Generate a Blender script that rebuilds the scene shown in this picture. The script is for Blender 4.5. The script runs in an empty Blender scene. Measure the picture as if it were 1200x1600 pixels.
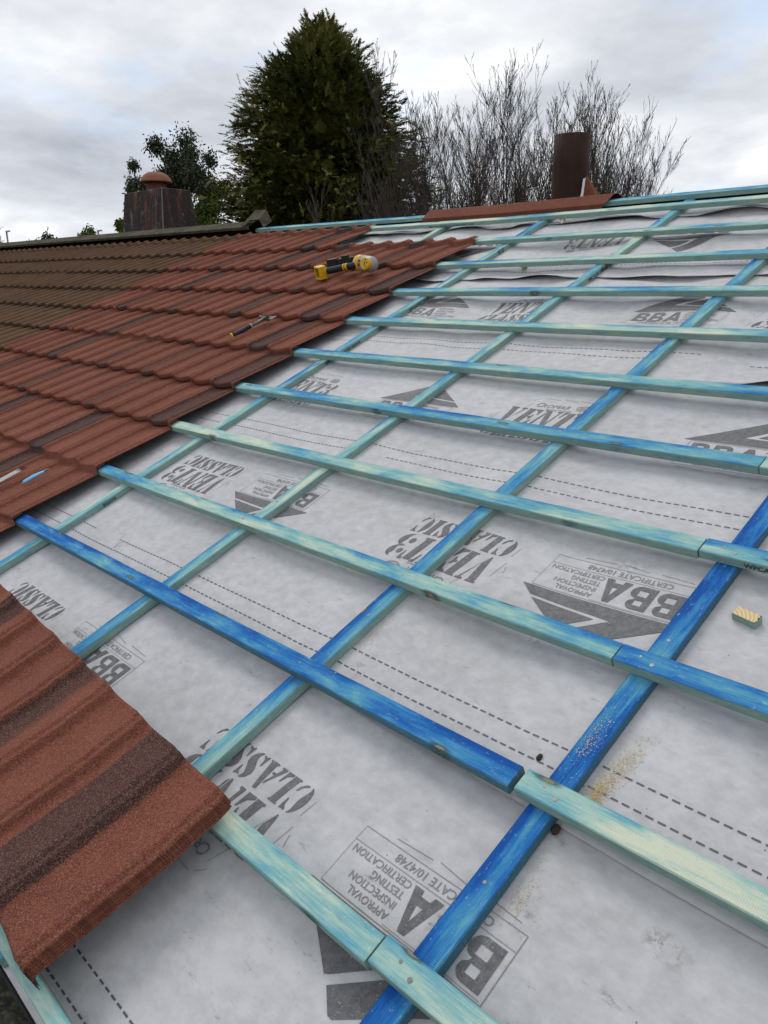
import bpy, bmesh, math, random
from mathutils import Vector, Matrix, noise
random.seed(7)
PI = math.pi
sc = bpy.context.scene
COL = sc.collection
A = math.radians(22.5)
Z0 = 2.9
CA, SA = math.cos(A), math.sin(A)
RM = Matrix.Translation((0, 0, Z0)) @ Matrix.Rotation(A, 4, 'X')   # roof frame: x along ridge, y up the slope, z off the slope
CAM = Vector((1.58981111, -0.66234282, 1.04085046 + Z0))

def lift(u):                      # the old half of the roof bows upward a little
    d = -1.5 - u
    return 0.0 if d <= 0 else .0145 * (math.sqrt(d * d + .09) - .3 if d > 0 else 0)
def W(u, v, h=0.0):
    return RM @ Vector((u, v, h + lift(u)))
def smooth(a, b, x):
    t = max(0., min(1., (x - a) / (b - a))); return t * t * (3 - 2 * t)

# ---------------------------------------------------------------- objects
def tag(o, label=None, cat=None, group=None, kind=None):
    if label: o['label'] = label
    if cat: o['category'] = cat
    if group: o['group'] = group
    if kind: o['kind'] = kind
    return o
def empty(name, mat=None):
    o = bpy.data.objects.new(name, None); o.empty_display_size = .05; COL.objects.link(o)
    if mat is not None: o.matrix_world = mat
    return o
def mesh_obj(name, verts, faces, m, parent=None, mat=None, smooth_shade=False, mids=None):
    me = bpy.data.meshes.new(name); me.from_pydata([tuple(v) for v in verts], [], faces); me.update()
    for x in (m if isinstance(m, (list, tuple)) else [m]): me.materials.append(x)
    if mids: me.polygons.foreach_set('material_index', mids)
    if smooth_shade: me.polygons.foreach_set('use_smooth', [True] * len(me.polygons))
    o = bpy.data.objects.new(name, me); COL.objects.link(o)
    if parent: o.parent = parent
    if mat is not None: o.matrix_world = mat
    return o
class MB:
    def __init__(s): s.v = []; s.f = []; s.m = []
    def add(s, vs, fs, mi=0):
        n = len(s.v); s.v += [Vector(v) for v in vs]; s.f += [tuple(i + n for i in f) for f in fs]; s.m += [mi] * len(fs)
    def box(s, a, b, M=None, mi=0):
        x0, y0, z0 = a; x1, y1, z1 = b
        vs = [Vector(p) for p in ((x0,y0,z0),(x1,y0,z0),(x1,y1,z0),(x0,y1,z0),(x0,y0,z1),(x1,y0,z1),(x1,y1,z1),(x0,y1,z1))]
        if M: vs = [M @ v for v in vs]
        s.add(vs, [(0,3,2,1),(4,5,6,7),(0,1,5,4),(1,2,6,5),(2,3,7,6),(3,0,4,7)], mi)
    def tube(s, pts, rad, n=8, mi=0, cap=True, sq=1.0):
        pts = [Vector(p) for p in pts]
        if not isinstance(rad, (list, tuple)): rad = [rad] * len(pts)
        rings = []; prev = None
        for i, p in enumerate(pts):
            t = (pts[min(i + 1, len(pts) - 1)] - pts[max(i - 1, 0)])
            t = t.normalized() if t.length > 1e-9 else Vector((0, 0, 1))
            if prev is None:
                a = Vector((0, 0, 1)) if abs(t.z) < .9 else Vector((1, 0, 0)); x = t.cross(a).normalized()
            else:
                x = (prev - t * prev.dot(t)).normalized()
            prev = x; y = t.cross(x)
            rings.append([p + x * (rad[i] * math.cos(2 * PI * k / n)) + y * (rad[i] * sq * math.sin(2 * PI * k / n)) for k in range(n)])
        vs = [q for r in rings for q in r]; fs = []
        for i in range(len(rings) - 1):
            for k in range(n):
                a = i * n + k; b = i * n + (k + 1) % n; fs.append((a, b, b + n, a + n))
        if cap: fs.append(tuple(range(n - 1, -1, -1))); fs.append(tuple((len(rings) - 1) * n + k for k in range(n)))
        s.add(vs, fs, mi)
    def build(s, name, m, parent=None, mat=None, smooth_shade=False):
        return mesh_obj(name, s.v, s.f, m, parent, mat, smooth_shade, s.m if isinstance(m, (list, tuple)) else None)

# ---------------------------------------------------------------- materials
class NT:
    def __init__(s, name):
        s.m = bpy.data.materials.new(name); s.m.use_nodes = True; s.t = s.m.node_tree; s.b = s.t.nodes['Principled BSDF']
    def n(s, ty, **kw):
        nd = s.t.nodes.new(ty)
        for k, v in kw.items():
            if k.startswith('i_'):
                key = k[2:]; key = int(key) if key.isdigit() else key.replace('_', ' ')
                s.set(nd.inputs[key], v)
            else: setattr(nd, k, v)
        return nd
    def set(s, inp, v):
        if isinstance(v, bpy.types.NodeSocket): s.t.links.new(v, inp)
        elif isinstance(v, tuple) and len(v) == 3 and inp.type == 'RGBA': inp.default_value = (*v, 1)
        else: inp.default_value = v
    def coord(s, which='Object'): return s.n('ShaderNodeTexCoord').outputs[which]
    def mapping(s, vec, scale=(1,1,1), loc=(0,0,0), rot=(0,0,0)):
        return s.n('ShaderNodeMapping', i_Vector=vec, i_Scale=scale, i_Location=loc, i_Rotation=rot).outputs[0]
    def noise(s, vec, scale, detail=3, rough=.55, w=None, dist=0.):
        nd = s.n('ShaderNodeTexNoise', noise_dimensions='4D' if w is not None else '3D', i_Vector=vec, i_Scale=scale, i_Detail=detail, i_Roughness=rough, i_Distortion=dist)
        if w is not None: s.set(nd.inputs['W'], w)
        return nd.outputs['Fac']
    def math(s, op, a, b=0., c=None, clamp=False):
        nd = s.n('ShaderNodeMath', operation=op, use_clamp=clamp); s.set(nd.inputs[0], a); s.set(nd.inputs[1], b)
        if c is not None: s.set(nd.inputs[2], c)
        return nd.outputs[0]
    def ramp(s, f, stops, interp='LINEAR'):
        nd = s.n('ShaderNodeValToRGB'); cr = nd.color_ramp; cr.interpolation = interp
        while len(cr.elements) < len(stops): cr.elements.new(.5)
        for e, (p, c) in zip(cr.elements, stops):
            e.position = p; e.color = (*c, 1) if isinstance(c, tuple) else (c, c, c, 1)
        s.set(nd.inputs[0], f); return nd.outputs[0]
    def rng(s, f, a, b, c=0., d=1.):
        nd = s.n('ShaderNodeMapRange', i_0=f, i_1=a, i_2=b, i_3=c, i_4=d); nd.clamp = True; return nd.outputs[0]
    def mix(s, f, a, b, bt='MIX'):
        nd = s.n('ShaderNodeMix', data_type='RGBA', blend_type=bt)
        s.set(nd.inputs[0], f); s.set(nd.inputs[6], a); s.set(nd.inputs[7], b); return nd.outputs[2]
    def bump(s, h, strength=.3, dist=.001, normal=None):
        nd = s.n('ShaderNodeBump', i_Strength=strength, i_Distance=dist, i_Height=h)
        if normal: s.set(nd.inputs['Normal'], normal)
        return nd.outputs[0]
    def out(s, color=None, rough=None, normal=None, metal=None, spec=None):
        if color is not None: s.set(s.b.inputs['Base Color'], color)
        if rough is not None: s.set(s.b.inputs['Roughness'], rough)
        if normal is not None: s.set(s.b.inputs['Normal'], normal)
        if metal is not None: s.set(s.b.inputs['Metallic'], metal)
        if spec is not None: s.set(s.b.inputs['Specular IOR Level'], spec)
        return s.m

def simple(name, col, rough=.6, nscale=30, var=.15, bump=0, metal=0, spec=.4):
    t = NT(name); c = t.coord(); n = t.noise(c, nscale, 4)
    col2 = tuple(x * (1 - var) for x in col); col3 = tuple(min(1, x * (1 + var)) for x in col)
    return t.out(t.mix(n, col2, col3), rough, t.bump(n, bump, .002) if bump else None, metal, spec)

def mat_timber():
    t = NT('dyed_timber'); c = t.coord(); oi = t.n('ShaderNodeObjectInfo').outputs['Random']
    w = t.math('MULTIPLY', oi, 60.)
    tone = t.n('ShaderNodeAttribute', attribute_type='OBJECT', attribute_name='tone').outputs['Fac']
    patch = t.noise(t.mapping(c, (2.2, 8, 8)), 1.25, 4, .58, w, .3)
    patch2 = t.noise(t.mapping(c, (5.5, 30, 30)), 2.0, 7, .70, w, .35)
    fib = t.noise(t.mapping(c, (10, 330, 330)), 1., 4, .6, w)
    f = t.math('ADD', t.math('MULTIPLY', t.math('SUBTRACT', patch, .5), 1.95), t.math('MULTIPLY', t.math('SUBTRACT', patch2, .5), .85))
    f = t.math('ADD', f, .135)
    f = t.math('ADD', f, tone)
    f = t.math('ADD', f, t.math('MULTIPLY', t.math('SUBTRACT', fib, .5), .50))
    # thin dark line of dye collected along the arrises
    sep = t.n('ShaderNodeSeparateXYZ', i_0=c); y = sep.outputs[1]; z = sep.outputs[2]
    ey = t.math('ABSOLUTE', t.math('SUBTRACT', y, .025))
    edge = t.rng(ey, .0205, .0250, 0, .17)
    far = t.math('MULTIPLY', t.rng(y, .024, .05, 0, .42), t.rng(t.noise(t.mapping(c, (3.1, 1, 1), (5, 2, 0)), 1., 3, .5, w), .42, .58))
    f = t.math('SUBTRACT', f, far)
    f = t.math('SUBTRACT', f, t.math('MULTIPLY', edge, t.rng(patch2, .4, .6)))
    col = t.ramp(f, [(.0, (.006, .075, .31)), (.17, (.018, .145, .42)), (.34, (.055, .245, .45)), (.50, (.115, .335, .43)), (.63, (.21, .42, .43)), (.80, (.37, .52, .45)), (1., (.58, .61, .48))])
    # sides took less dye, weathered grey green; colour also lightened to offset their shade
    sidecol = t.ramp(t.math('ADD', t.math('MULTIPLY', patch2, .8), t.math('MULTIPLY', fib, .3)), [(.25, (.055, .15, .19)), (.43, (.16, .29, .29)), (.60, (.27, .38, .32)), (.9, (.42, .40, .28))])
    sidecol = t.mix(t.rng(tone, .1, .34, .8, .0), sidecol, (.012, .09, .17))
    nz = t.math('ABSOLUTE', t.n('ShaderNodeSeparateXYZ', i_0=t.coord('Normal')).outputs[2])
    col = t.mix(t.rng(nz, .35, .8), sidecol, col)
    # knots
    kv = t.n('ShaderNodeCombineXYZ', i_0=w, i_1=t.math('MULTIPLY', w, .37)).outputs[0]; kva = t.n('ShaderNodeVectorMath', operation='ADD', i_0=t.mapping(c, (2.1, 8.5, 1)), i_1=kv).outputs[0]
    kn = t.n('ShaderNodeTexVoronoi', voronoi_dimensions='2D', feature='F1', i_Vector=kva, i_Scale=1.)
    kd = t.math('ADD', kn.outputs['Distance'], t.math('MULTIPLY', t.math('SUBTRACT', patch2, .5), .12))
    col = t.mix(t.rng(kd, .035, .075, .85, 0), col, (.05, .085, .09))
    col = t.mix(t.rng(kd, .012, .03, .9, 0), col, (.30, .22, .12))
    # scuffs showing pale wood and dirt
    sp = t.noise(t.mapping(c, (45, 110, 110)), 1.6, 7, .8, w)
    col = t.mix(t.rng(sp, .585, .68, 0, .7), col, (.56, .66, .60))
    col = t.mix(t.rng(sp, .40, .32, 0, .4), col, (.02, .09, .18))
    dirt = t.noise(t.mapping(c, (14, 60, 60)), 1.3, 6, .75, w)
    col = t.mix(t.rng(dirt, .58, .76, 0, .55), col, (.06, .055, .04))
    # band-saw marks across the grain
    wv = t.n('ShaderNodeTexWave', bands_direction='X', i_Vector=t.mapping(c, (1, .22, 1)), i_Scale=95., i_Distortion=1.2, i_Detail=2.).outputs['Fac']
    col = t.mix(t.math('MULTIPLY', wv, .06), col, (.02, .07, .12))
    h = t.math('ADD', t.math('MULTIPLY', fib, .8), t.math('MULTIPLY', wv, .45))
    return t.out(col, t.rng(patch2, .3, .7, .72, .95), t.bump(h, .7, .0014), spec=.16)

def mat_tile(name, base, base2, dark, speck, old=False):
    t = NT(name); c = t.coord(); oi = t.n('ShaderNodeObjectInfo').outputs['Random']; w = t.math('MULTIPLY', oi, 40.)
    g = t.noise(c, 520., 2, .6, w); g2 = t.n('ShaderNodeTexVoronoi', i_Vector=c, i_Scale=620.)
    big = t.noise(c, 5., 4, .6, w); med = t.noise(c, 30., 3, .6, w)
    col = t.mix(t.rng(t.math('ADD', t.math('MULTIPLY', big, .7), t.math('MULTIPLY', med, .3)), .35, .65), base, base2)
    if not old:
        d = t.n('ShaderNodeAttribute', attribute_name='dark').outputs['Fac']
        st = t.noise(t.mapping(c, (28, 2.2, 28)), 1.3, 4, .6, w)
        d = t.math('ADD', d, t.math('MULTIPLY', t.math('SUBTRACT', st, .5), 1.3)); d = t.math('ADD', d, t.math('MULTIPLY', t.math('SUBTRACT', g, .5), .9))
        col = t.mix(t.rng(d, .38, .66, 0, .93), col, dark)
        col = t.mix(t.rng(oi, 0, 1, 0, .3), col, tuple(x * .78 for x in base))
    else:
        ms = t.noise(t.mapping(c, (9, 4, 9)), 1., 5, .65, w)
        col = t.mix(t.rng(ms, .5, .68, 0, .55), col, dark)
        lich = t.noise(c, 24., 5, .7, w)
        col = t.mix(t.rng(lich, .64, .74, 0, .7), col, speck)
        # worn pale arris and moss at the nose and in the pans
        y = t.n('ShaderNodeSeparateXYZ', i_0=c).outputs[1]
        col = t.mix(t.math('MULTIPLY', t.rng(y, .03, 0, 0, .8), t.rng(ms, .4, .6)), col, dark)
        col = t.mix(t.rng(oi, 0, 1, 0, .4), col, tuple(x * .7 for x in base))
    cell = t.n('ShaderNodeSeparateColor', i_0=g2.outputs['Color']).outputs[0]
    col = t.mix(t.rng(cell, .70, .95, 0, .42), col, speck if not old else tuple(x * 1.7 for x in base2))
    col = t.mix(t.rng(cell, .32, .10, 0, .6), col, tuple(x * .32 for x in base))
    h = t.math('ADD', t.math('MULTIPLY', g, .5), t.math('MULTIPLY', g2.outputs['Distance'], -.6))
    return t.out(col, .95, t.bump(h, .55, .0014), spec=.08)

def mat_membrane():
    t = NT('breather_membrane'); c = t.coord(); 
    cloud = t.noise(t.mapping(c, (1, 1.3, 1)), 24., 6, .66); big = t.noise(c, 2.2, 3, .5)
    col = t.mix(t.rng(t.math('ADD', t.math('MULTIPLY', cloud, .6), t.math('MULTIPLY', big, .4)), .38, .62), (.378, .379, .388), (.508, .509, .523))
    fib = t.noise(t.mapping(c, (60, 190, 100), rot=(0, 0, .5)), 1., 3, .6)
    col = t.mix(t.rng(fib, .3, .7, 0, .16), col, (.40, .40, .42))
    w1 = t.n('ShaderNodeTexWave', bands_direction='DIAGONAL', i_Vector=t.mapping(c, (1, 1, 0)), i_Scale=130., i_Distortion=.5).outputs['Fac']
    w2 = t.n('ShaderNodeTexWave', bands_direction='DIAGONAL', i_Vector=t.mapping(c, (1, -1, 0)), i_Scale=130., i_Distortion=.5).outputs['Fac']
    weave = t.math('MULTIPLY', w1, w2)
    col = t.mix(t.math('MULTIPLY', weave, .14), col, (.35, .35, .37))
    # dirt: boot scuffs and tiny specks
    sc1 = t.noise(t.mapping(c, (5, 14, 5), rot=(0, 0, .3)), 2.4, 8, .78)
    sm = t.noise(t.mapping(c, (1.3, 1.3, 1.3), (3.1, 1.7, 0)), 2.1, 2, .5)
    col = t.mix(t.math('MULTIPLY', t.rng(sc1, .595, .68, 0, .62), t.rng(sm, .42, .56)), col, (.16, .155, .15))
    grime = t.noise(c, 45., 6, .8)
    for (a, b_, r_) in ((.644, .748, .05), (.62, .775, .03), (.25, .545, .035), (.335, .49, .03), (.345, .465, .025), (-.93, .50, .06), (-1.0, .545, .05), (.955, .475, .02), (.85, .50, .02), (.99, .225, .04), (.88, .13, .05), (.72, 1.06, .06), (.98, .36, .02), (1.2, .3, .05), (.1, 1.05, .05)):
        dd = t.n('ShaderNodeVectorMath', operation='DISTANCE', i_0=t.mapping(c, (1, 1.6, 0)), i_1=(a, b_ * 1.6, 0)).outputs['Value']
        col = t.mix(t.math('MULTIPLY', t.rng(dd, r_, 0, 0, 1), t.rng(grime, .50, .62, 0, .9)), col, (.10, .095, .09))
    sp = t.n('ShaderNodeTexVoronoi', i_Vector=c, i_Scale=27.); rr = t.n('ShaderNodeSeparateColor', i_0=sp.outputs['Color']).outputs[0]
    col = t.mix(t.math('MULTIPLY', t.rng(sp.outputs['Distance'], .035, .055, .8, 0), t.rng(rr, .70, .72)), col, (.12, .11, .10))
    h = t.math('ADD', t.math('MULTIPLY', weave, .4), t.math('MULTIPLY', fib, .6))
    nb = t.bump(h, .22, .0008); nb = t.bump(t.noise(c, 34., 3, .6), .22, .006, nb)
    return t.out(col, .62, nb, spec=.25)
def mat_ink():
    t = NT('printed_ink'); c = t.coord(); n = t.noise(c, 70., 5, .7); m = t.noise(c, 9., 3, .6)
    col = t.mix(t.rng(n, .35, .75), (.088, .088, .092), (.165, .165, .171)); col = t.mix(t.rng(m, .55, .75, 0, .45), col, (.22, .22, .225))
    sp = t.noise(c, 300., 2, .5); col = t.mix(t.rng(sp, .64, .72, 0, .6), col, (.42, .42, .43))
    return t.out(col, .6, spec=.25)

M = {}
M['timber'] = mat_timber()
M['tile'] = mat_tile('terracotta_granules', (.152, .052, .036), (.212, .076, .050), (.036, .033, .035), (.42, .215, .145))
M['oldtile'] = mat_tile('weathered_granules', (.094, .055, .034), (.145, .085, .053), (.050, .040, .024), (.15, .13, .10), True)
M['membrane'] = mat_membrane()
M['ink'] = mat_ink()
M['thinink'] = simple('faint_ink', (.19, .19, .196), .6, 120, .35)
M['steel'] = simple('nail_steel', (.20, .19, .18), .45, 200, .3, 0, .6)
M['rust'] = simple('rust_dark', (.035, .022, .016), .8, 200, .4)
M['black_rubber'] = simple('black_rubber', (.012, .012, .013), .6, 60, .3)
M['yellow_plastic'] = simple('yellow_plastic', (.62, .36, .01), .42, 60, .12)
M['grey_plastic'] = simple('grey_plastic', (.27, .28, .29), .38, 60, .1)
M['sawdust'] = simple('sawdust', (.62, .50, .28), .9, 300, .3)
M['stamp'] = simple('black_stamp', (.012, .02, .025), .8, 60, .3)

# ---------------------------------------------------------------- membranes
CBR = [-3.69, -2.88, -2.068, -1.262, -.444, .275, .957, 1.64, 2.36, 3.08]       # right edges of the counter battens
CBC = [x - .025 for x in CBR]
UL, UR = -4.42, 3.3
def lapv(j, u):
    if j == 0: return -.402
    if j == 1: return .40 - .022 * smooth(.2, 1.4, u) + .004 * noise.noise(Vector((u * 1.5, 3, 0)))
    b = {2: 1.975, 3: 2.865, 4: 3.68}[j]
    s = {2: .016, 3: .014, 4: .03}[j]
    return b + s * noise.noise(Vector((u * 2.3, j * 7.1, 0)))
def cbmask(u):
    c = sorted(CBC); 
    if u <= c[0] or u >= c[-1]: return .5
    for a, b in zip(c, c[1:]):
        if a <= u <= b:
            t = (u - a) / (b - a); w = .03 / (b - a)
            return max(0., math.sin(PI * min(1, max(0, (t - w) / (1 - 2 * w)))))
    return 0.
def hm(j, u, v):
    m = cbmask(u); ms = m ** .7
    up = smooth(1.7, 2.6, v)
    n1 = noise.noise(Vector((u * 1.7, v * 2.6, 4.2))); n2 = noise.noise(Vector((u * 4.2 + 9, v * 7.5, 1.2))); n3 = noise.noise(Vector((u * 2.2 - 3, v * 11., 8.)))
    h = -.0015 - ms * (.006 + .006 * n1) + ms * (.0042 + .0080 * up) * n2 + ms * (.0015 + .0125 * up) * n3
    # sag line pulled by each batten gap, a roll across the slope in the upper bays
    h += ms * (.0012 + .0055 * up) * math.sin(v * 17. + 2.2 * n1)
    s = v - lapv(j, u)
    if j > 0:
        L = {1: .002, 2: .030, 3: .026, 4: .034}[j]
        k = max(0., 1 - s / .085) ** 2
        wv = max(0., .45 + 1.1 * noise.noise(Vector((u * 3.4, j * 3.3, 5))))
        h += .0022 + L * k * wv * min(1, m * 1.6)
        h = max(h, -.004 + .002) if s < .02 else h
    if j < 4:
        t = v - lapv(j + 1, u)
        if t > -.10:
            h -= .004 * smooth(-.10, 0, t) * (1 if j + 1 == 1 else 1.6)
    return min(h, .020) + lift(u)
rolls = []
names = ['grey breather membrane strip at the eaves with dashed lines, under the tile stack', 'grey breather membrane roll across the foreground bays with upside-down lettering',
         'rumpled grey membrane roll with upright lettering, between two wavy dark laps', 'rumpled grey membrane roll just below the top bay, printed upside down', 'narrow rumpled strip of grey membrane just under the ridge battens']
for j in range(5):
    NU = int((UR - UL) / .0145); vs = []; fs = []
    v1f = (lambda u: lapv(j + 1, u) + .11) if j < 4 else (lambda u: 3.875)
    span = v1f(0) - lapv(j, 0); NV = max(6, int(span / .0145))
    for i in range(NU + 1):
        u = UL + (UR - UL) * i / NU; a = lapv(j, u); b = v1f(u)
        for k in range(NV + 1):
            v = a + (b - a) * k / NV; vs.append((u, v, hm(j, u, v)))
    for i in range(NU):
        for k in range(NV):
            q = i * (NV + 1) + k; fs.append((q, q + NV + 1, q + NV + 2, q + 1))
    o = mesh_obj('roof_membrane', vs, fs, M['membrane'], None, RM, True)
    tag(o, names[j], 'roofing membrane', 'membrane rolls on the roof slope')
    md = o.modifiers.new('thick', 'SOLIDIFY'); md.thickness = .0007; md.offset = -1
    rolls.append(o)

# ---- 2D artwork: lists of polygons in local metres
def crescent(cx, cy, rx, ry, a0, a1, th, n=14):
    """arc band whose thickness swells in the middle (th may be function of t)"""
    o = []; i = []
    for k in range(n + 1):
        t = k / n; a = math.radians(a0 + (a1 - a0) * t); w = th(t) if callable(th) else th
        o.append((cx + rx * math.cos(a), cy + ry * math.sin(a))); i.append((cx + (rx - w) * math.cos(a), cy + (ry - w * .35) * math.sin(a)))
    return o + i[::-1]
def disc(cx, cy, rx, ry, n=14): return [(cx + rx * math.cos(2 * PI * k / n), cy + ry * math.sin(2 * PI * k / n)) for k in range(n)]
sw = lambda m, e=.03: (lambda t: e + m * math.sin(PI * t))
G = {   # heavy stencil letters, cell height 1; (width, polygons)
 'V': (.86, [[(0,1),(.40,1),(.40,.95),(.36,.93),(.54,.30),(.44,.0),(.40,0),(.06,.93),(0,.95)], [(.56,1),(.84,1),(.84,.95),(.76,.93),(.55,.18),(.50,.02),(.58,.32),(.70,.90),(.56,.95)]]),
 'E': (.78, [[(0,1),(.36,1),(.36,0),(0,0),(0,.05),(.06,.07),(.06,.93),(0,.95)], [(.41,1),(.74,1),(.74,.66),(.70,.66),(.60,.86),(.41,.94)], [(.41,0),(.76,0),(.76,.36),(.72,.36),(.60,.14),(.41,.06)], [(.41,.53),(.50,.55),(.57,.66),(.60,.66),(.60,.34),(.57,.34),(.50,.46),(.41,.48)]]),
 'N': (.92, [[(.04,.0),(.26,.0),(.26,.05),(.18,.08),(.18,.78),(.12,.86),(.12,.08),(.04,.05)], [(0,1),(.34,1),(.72,.30),(.72,.0),(.66,0),(.12,.93),(0,.95)], [(.62,1),(.90,1),(.90,.95),(.83,.93),(.83,.10),(.77,.02),(.77,.93),(.62,.95)]]),
 'T': (.82, [[(.25,.96),(.57,.96),(.57,.07),(.64,.05),(.64,0),(.18,0),(.18,.05),(.25,.07)], [(0,1),(.20,1),(.20,.93),(.10,.88),(.04,.64),(0,.64)], [(.62,1),(.82,1),(.82,.64),(.78,.64),(.72,.88),(.62,.93)]]),
 '3': (.76, [crescent(.34,.75,.34,.25,95,-80,sw(.26,.03)), crescent(.34,.26,.40,.27,82,-95,sw(.28,.03)), disc(.14,.72,.12,.105), disc(.14,.25,.13,.115), [(.22,.50),(.42,.55),(.42,.45),(.22,.48)]]),
 'C': (.78, [crescent(.40,.5,.40,.51,105,255,sw(.27,.05)), [(.46,1),(.58,.97),(.66,1),(.70,1),(.70,.62),(.66,.62),(.58,.84),(.46,.93)], [(.46,0),(.60,.04),(.72,.18),(.74,.34),(.70,.34),(.60,.14),(.46,.07)]]),
 'L': (.70, [[(0,1),(.42,1),(.42,.95),(.36,.93),(.36,0),(0,0),(0,.05),(.06,.07),(.06,.93),(0,.95)], [(.41,0),(.70,0),(.70,.42),(.66,.42),(.58,.16),(.41,.06)]]),
 'A': (.90, [[(.34,.98),(.50,1),(.84,.07),(.90,.05),(.90,0),(.46,0),(.46,.05),(.52,.08)], [(0,0),(.26,0),(.26,.05),(.18,.08),(.34,.66),(.31,.76),(.06,.07),(0,.05)], [(.22,.36),(.38,.36),(.40,.28),(.20,.28)]]),
 'S': (.72, [[(.10,.90),(.26,1.0),(.36,1.0),(.28,.86),(.34,.74),(.62,.46),(.68,.28),(.60,.10),(.44,0),(.34,0),(.42,.12),(.38,.26),(.10,.54),(.03,.72)], [(.44,.98),(.54,.94),(.62,1),(.66,1),(.66,.64),(.62,.64),(.54,.84),(.42,.92)], [(.02,0),(.06,0),(.13,.06),(.26,.01),(.28,.06),(.14,.16),(.06,.38),(.02,.38)]]),
 'I': (.46, [[(0,1),(.46,1),(.46,.95),(.39,.93),(.39,.07),(.46,.05),(.46,0),(0,0),(0,.05),(.07,.07),(.07,.93),(0,.95)]]),
}
def stencil(word, x, y, width, height, slant=.13, gap=.09):
    tot = sum(G[c][0] for c in word) + gap * (len(word) - 1); k = width / tot; out = []
    for c in word:
        for poly in G[c][1]:
            out.append([(x + px * k + slant * py * height, y + py * height) for px, py in poly])
        x += (G[c][0] + gap) * k
    return out
_fc = {}
def text_tris(s, size, x, y, xs=1., shear=0., bold=0.):
    key = (s, bold)
    if key not in _fc:
        cu = bpy.data.curves.new('t', 'FONT'); cu.body = s; cu.size = 1.; cu.resolution_u = 2; cu.offset = bold
        ob = bpy.data.objects.new('t', cu); COL.objects.link(ob); bpy.context.view_layer.update()
        me = ob.evaluated_get(bpy.context.evaluated_depsgraph_get()).to_mesh(); me.calc_loop_triangles()
        _fc[key] = ([(v.co.x, v.co.y) for v in me.vertices], [tuple(t.vertices) for t in me.loop_triangles])
        ob.to_mesh_clear(); bpy.data.objects.remove(ob); bpy.data.curves.remove(cu)
    vs, ts = _fc[key]
    return [[(x + (vs[i][0] + shear * vs[i][1]) * size * xs, y + vs[i][1] * size) for i in t] for t in ts]
def bar(x0, y0, x1, y1, w):
    d = Vector((x1 - x0, y1 - y0)); n = Vector((-d.y, d.x)).normalized() * (w / 2)
    return [(x0 + n.x, y0 + n.y), (x1 + n.x, y1 + n.y), (x1 - n.x, y1 - n.y), (x0 - n.x, y0 - n.y)]
def big_B(x, y, w, h):
    k = w; P = lambda a: [(x + px * k, y + py * h) for px, py in a]
    # filled B cut into strips so the counters stay open
    return [P([(0,0),(.28,0),(.28,1),(0,1)]), P([(.28,.82),(.62,.82),(.70,.86),(.78,.93),(.70,.98),(.60,1),(.28,1)]), P([(.28,.42),(.72,.42),(.66,.50),(.72,.60),(.28,.60)]), P([(.28,0),(.66,0),(.82,.05),(.90,.12),(.70,.18),(.28,.18)]),
            P([(.62,.82),(.62,.60),(.72,.60),(.84,.66),(.88,.76),(.86,.86),(.78,.93),(.70,.86)]), P([(.68,.18),(.90,.12),(.97,.22),(.97,.34),(.90,.44),(.78,.50),(.66,.50),(.72,.42),(.68,.38)])]
def big_A(x, y, w, h):
    P = lambda a: [(x + px * w, y + py * h) for px, py in a]
    return [P([(0,0),(.30,0),(.60,1),(.38,1)]), P([(.60,1),(.38,1),(.44,.84),(.66,.84)]), P([(.70,0),(1.0,0),(.62,1),(.40,1),(.56,.62)]), P([(.25,.14),(.80,.14),(.80,.34),(.25,.34)])]
def art_vent():
    thick = stencil('CLASSIC', .0, .0, .345, .072) + stencil('VENT3', .004, .083, .345, .108)
    thin = text_tris('C', .040, .095, .209, .9, .25) + text_tris('ROMAR', .031, .119, .209, 1.05, .25)
    thin += crescent_ring(.285, .222, .028, .017, .0028)
    for k in range(5): thin.append(bar(.268 + k * .008, .212, .273 + k * .008, .231, .003))
    thin += text_tris('Building Products', .013, .15, .194, 1.1, .2)
    for a in ((.066, .193, .082, .232), (.068, .243, .09, .262), (.10, .268, .17, .262), (.18, .270, .24, .262), (.245, .27, .30, .262), (-.012, .02, -.006, .06), (-.012, .085, -.002, .15), (-.020, .10, -.028, .125)):
        thin.append(bar(*a, .0012))
    return thick, thin
def crescent_ring(cx, cy, rx, ry, w, n=20):
    out = []
    for k in range(n):
        a, b = 2 * PI * k / n, 2 * PI * (k + 1) / n
        out.append([(cx + rx * math.cos(a), cy + ry * math.sin(a)), (cx + rx * math.cos(b), cy + ry * math.sin(b)), (cx + (rx - w) * math.cos(b), cy + (ry - w) * math.sin(b)), (cx + (rx - w) * math.cos(a), cy + (ry - w) * math.sin(a))])
    return out
def art_bba():
    thick = []
    for q in (big_B(.012, .037, .060, .078), big_B(.078, .037, .060, .078), big_A(.143, .037, .066, .078)): thick += q
    thick += [[(-.025, .130), (.392, .130), (.352, .160), (.128, .170)], [(-.025, .130), (.128, .170), (.186, .276), (.176, .276)], [(.128, .170), (.222, .246), (.186, .276)]]
    thick += [[(.342, .169), (.165, .178), (.232, .232), (.240, .236)]]
    thin = [bar(0, 0, .37, 0, .0012), bar(0, .125, .37, .125, .0014), bar(0, 0, 0, .125, .0016), bar(.37, 0, .37, .125, .0008), bar(0, .031, .37, .031, .0010), bar(.006, .121, .214, .121, .0008)]
    for k, s in enumerate(('APPROVAL', 'INSPECTION', 'TESTING', 'CERTIFICATION')): thin += text_tris(s, .0205, .214, .101 - k * .0212, 1.0, .0, .004)
    thin += text_tris('CERTIFICATE 10/4748', .0235, .055, .008, 1.0, 0., .004)
    for a in ((.02, -.012, .10, -.016), (.13, -.012, .20, -.02), (.215, -.016, .30, -.012)): thin.append(bar(*a, .0012))
    return thick, thin
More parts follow.
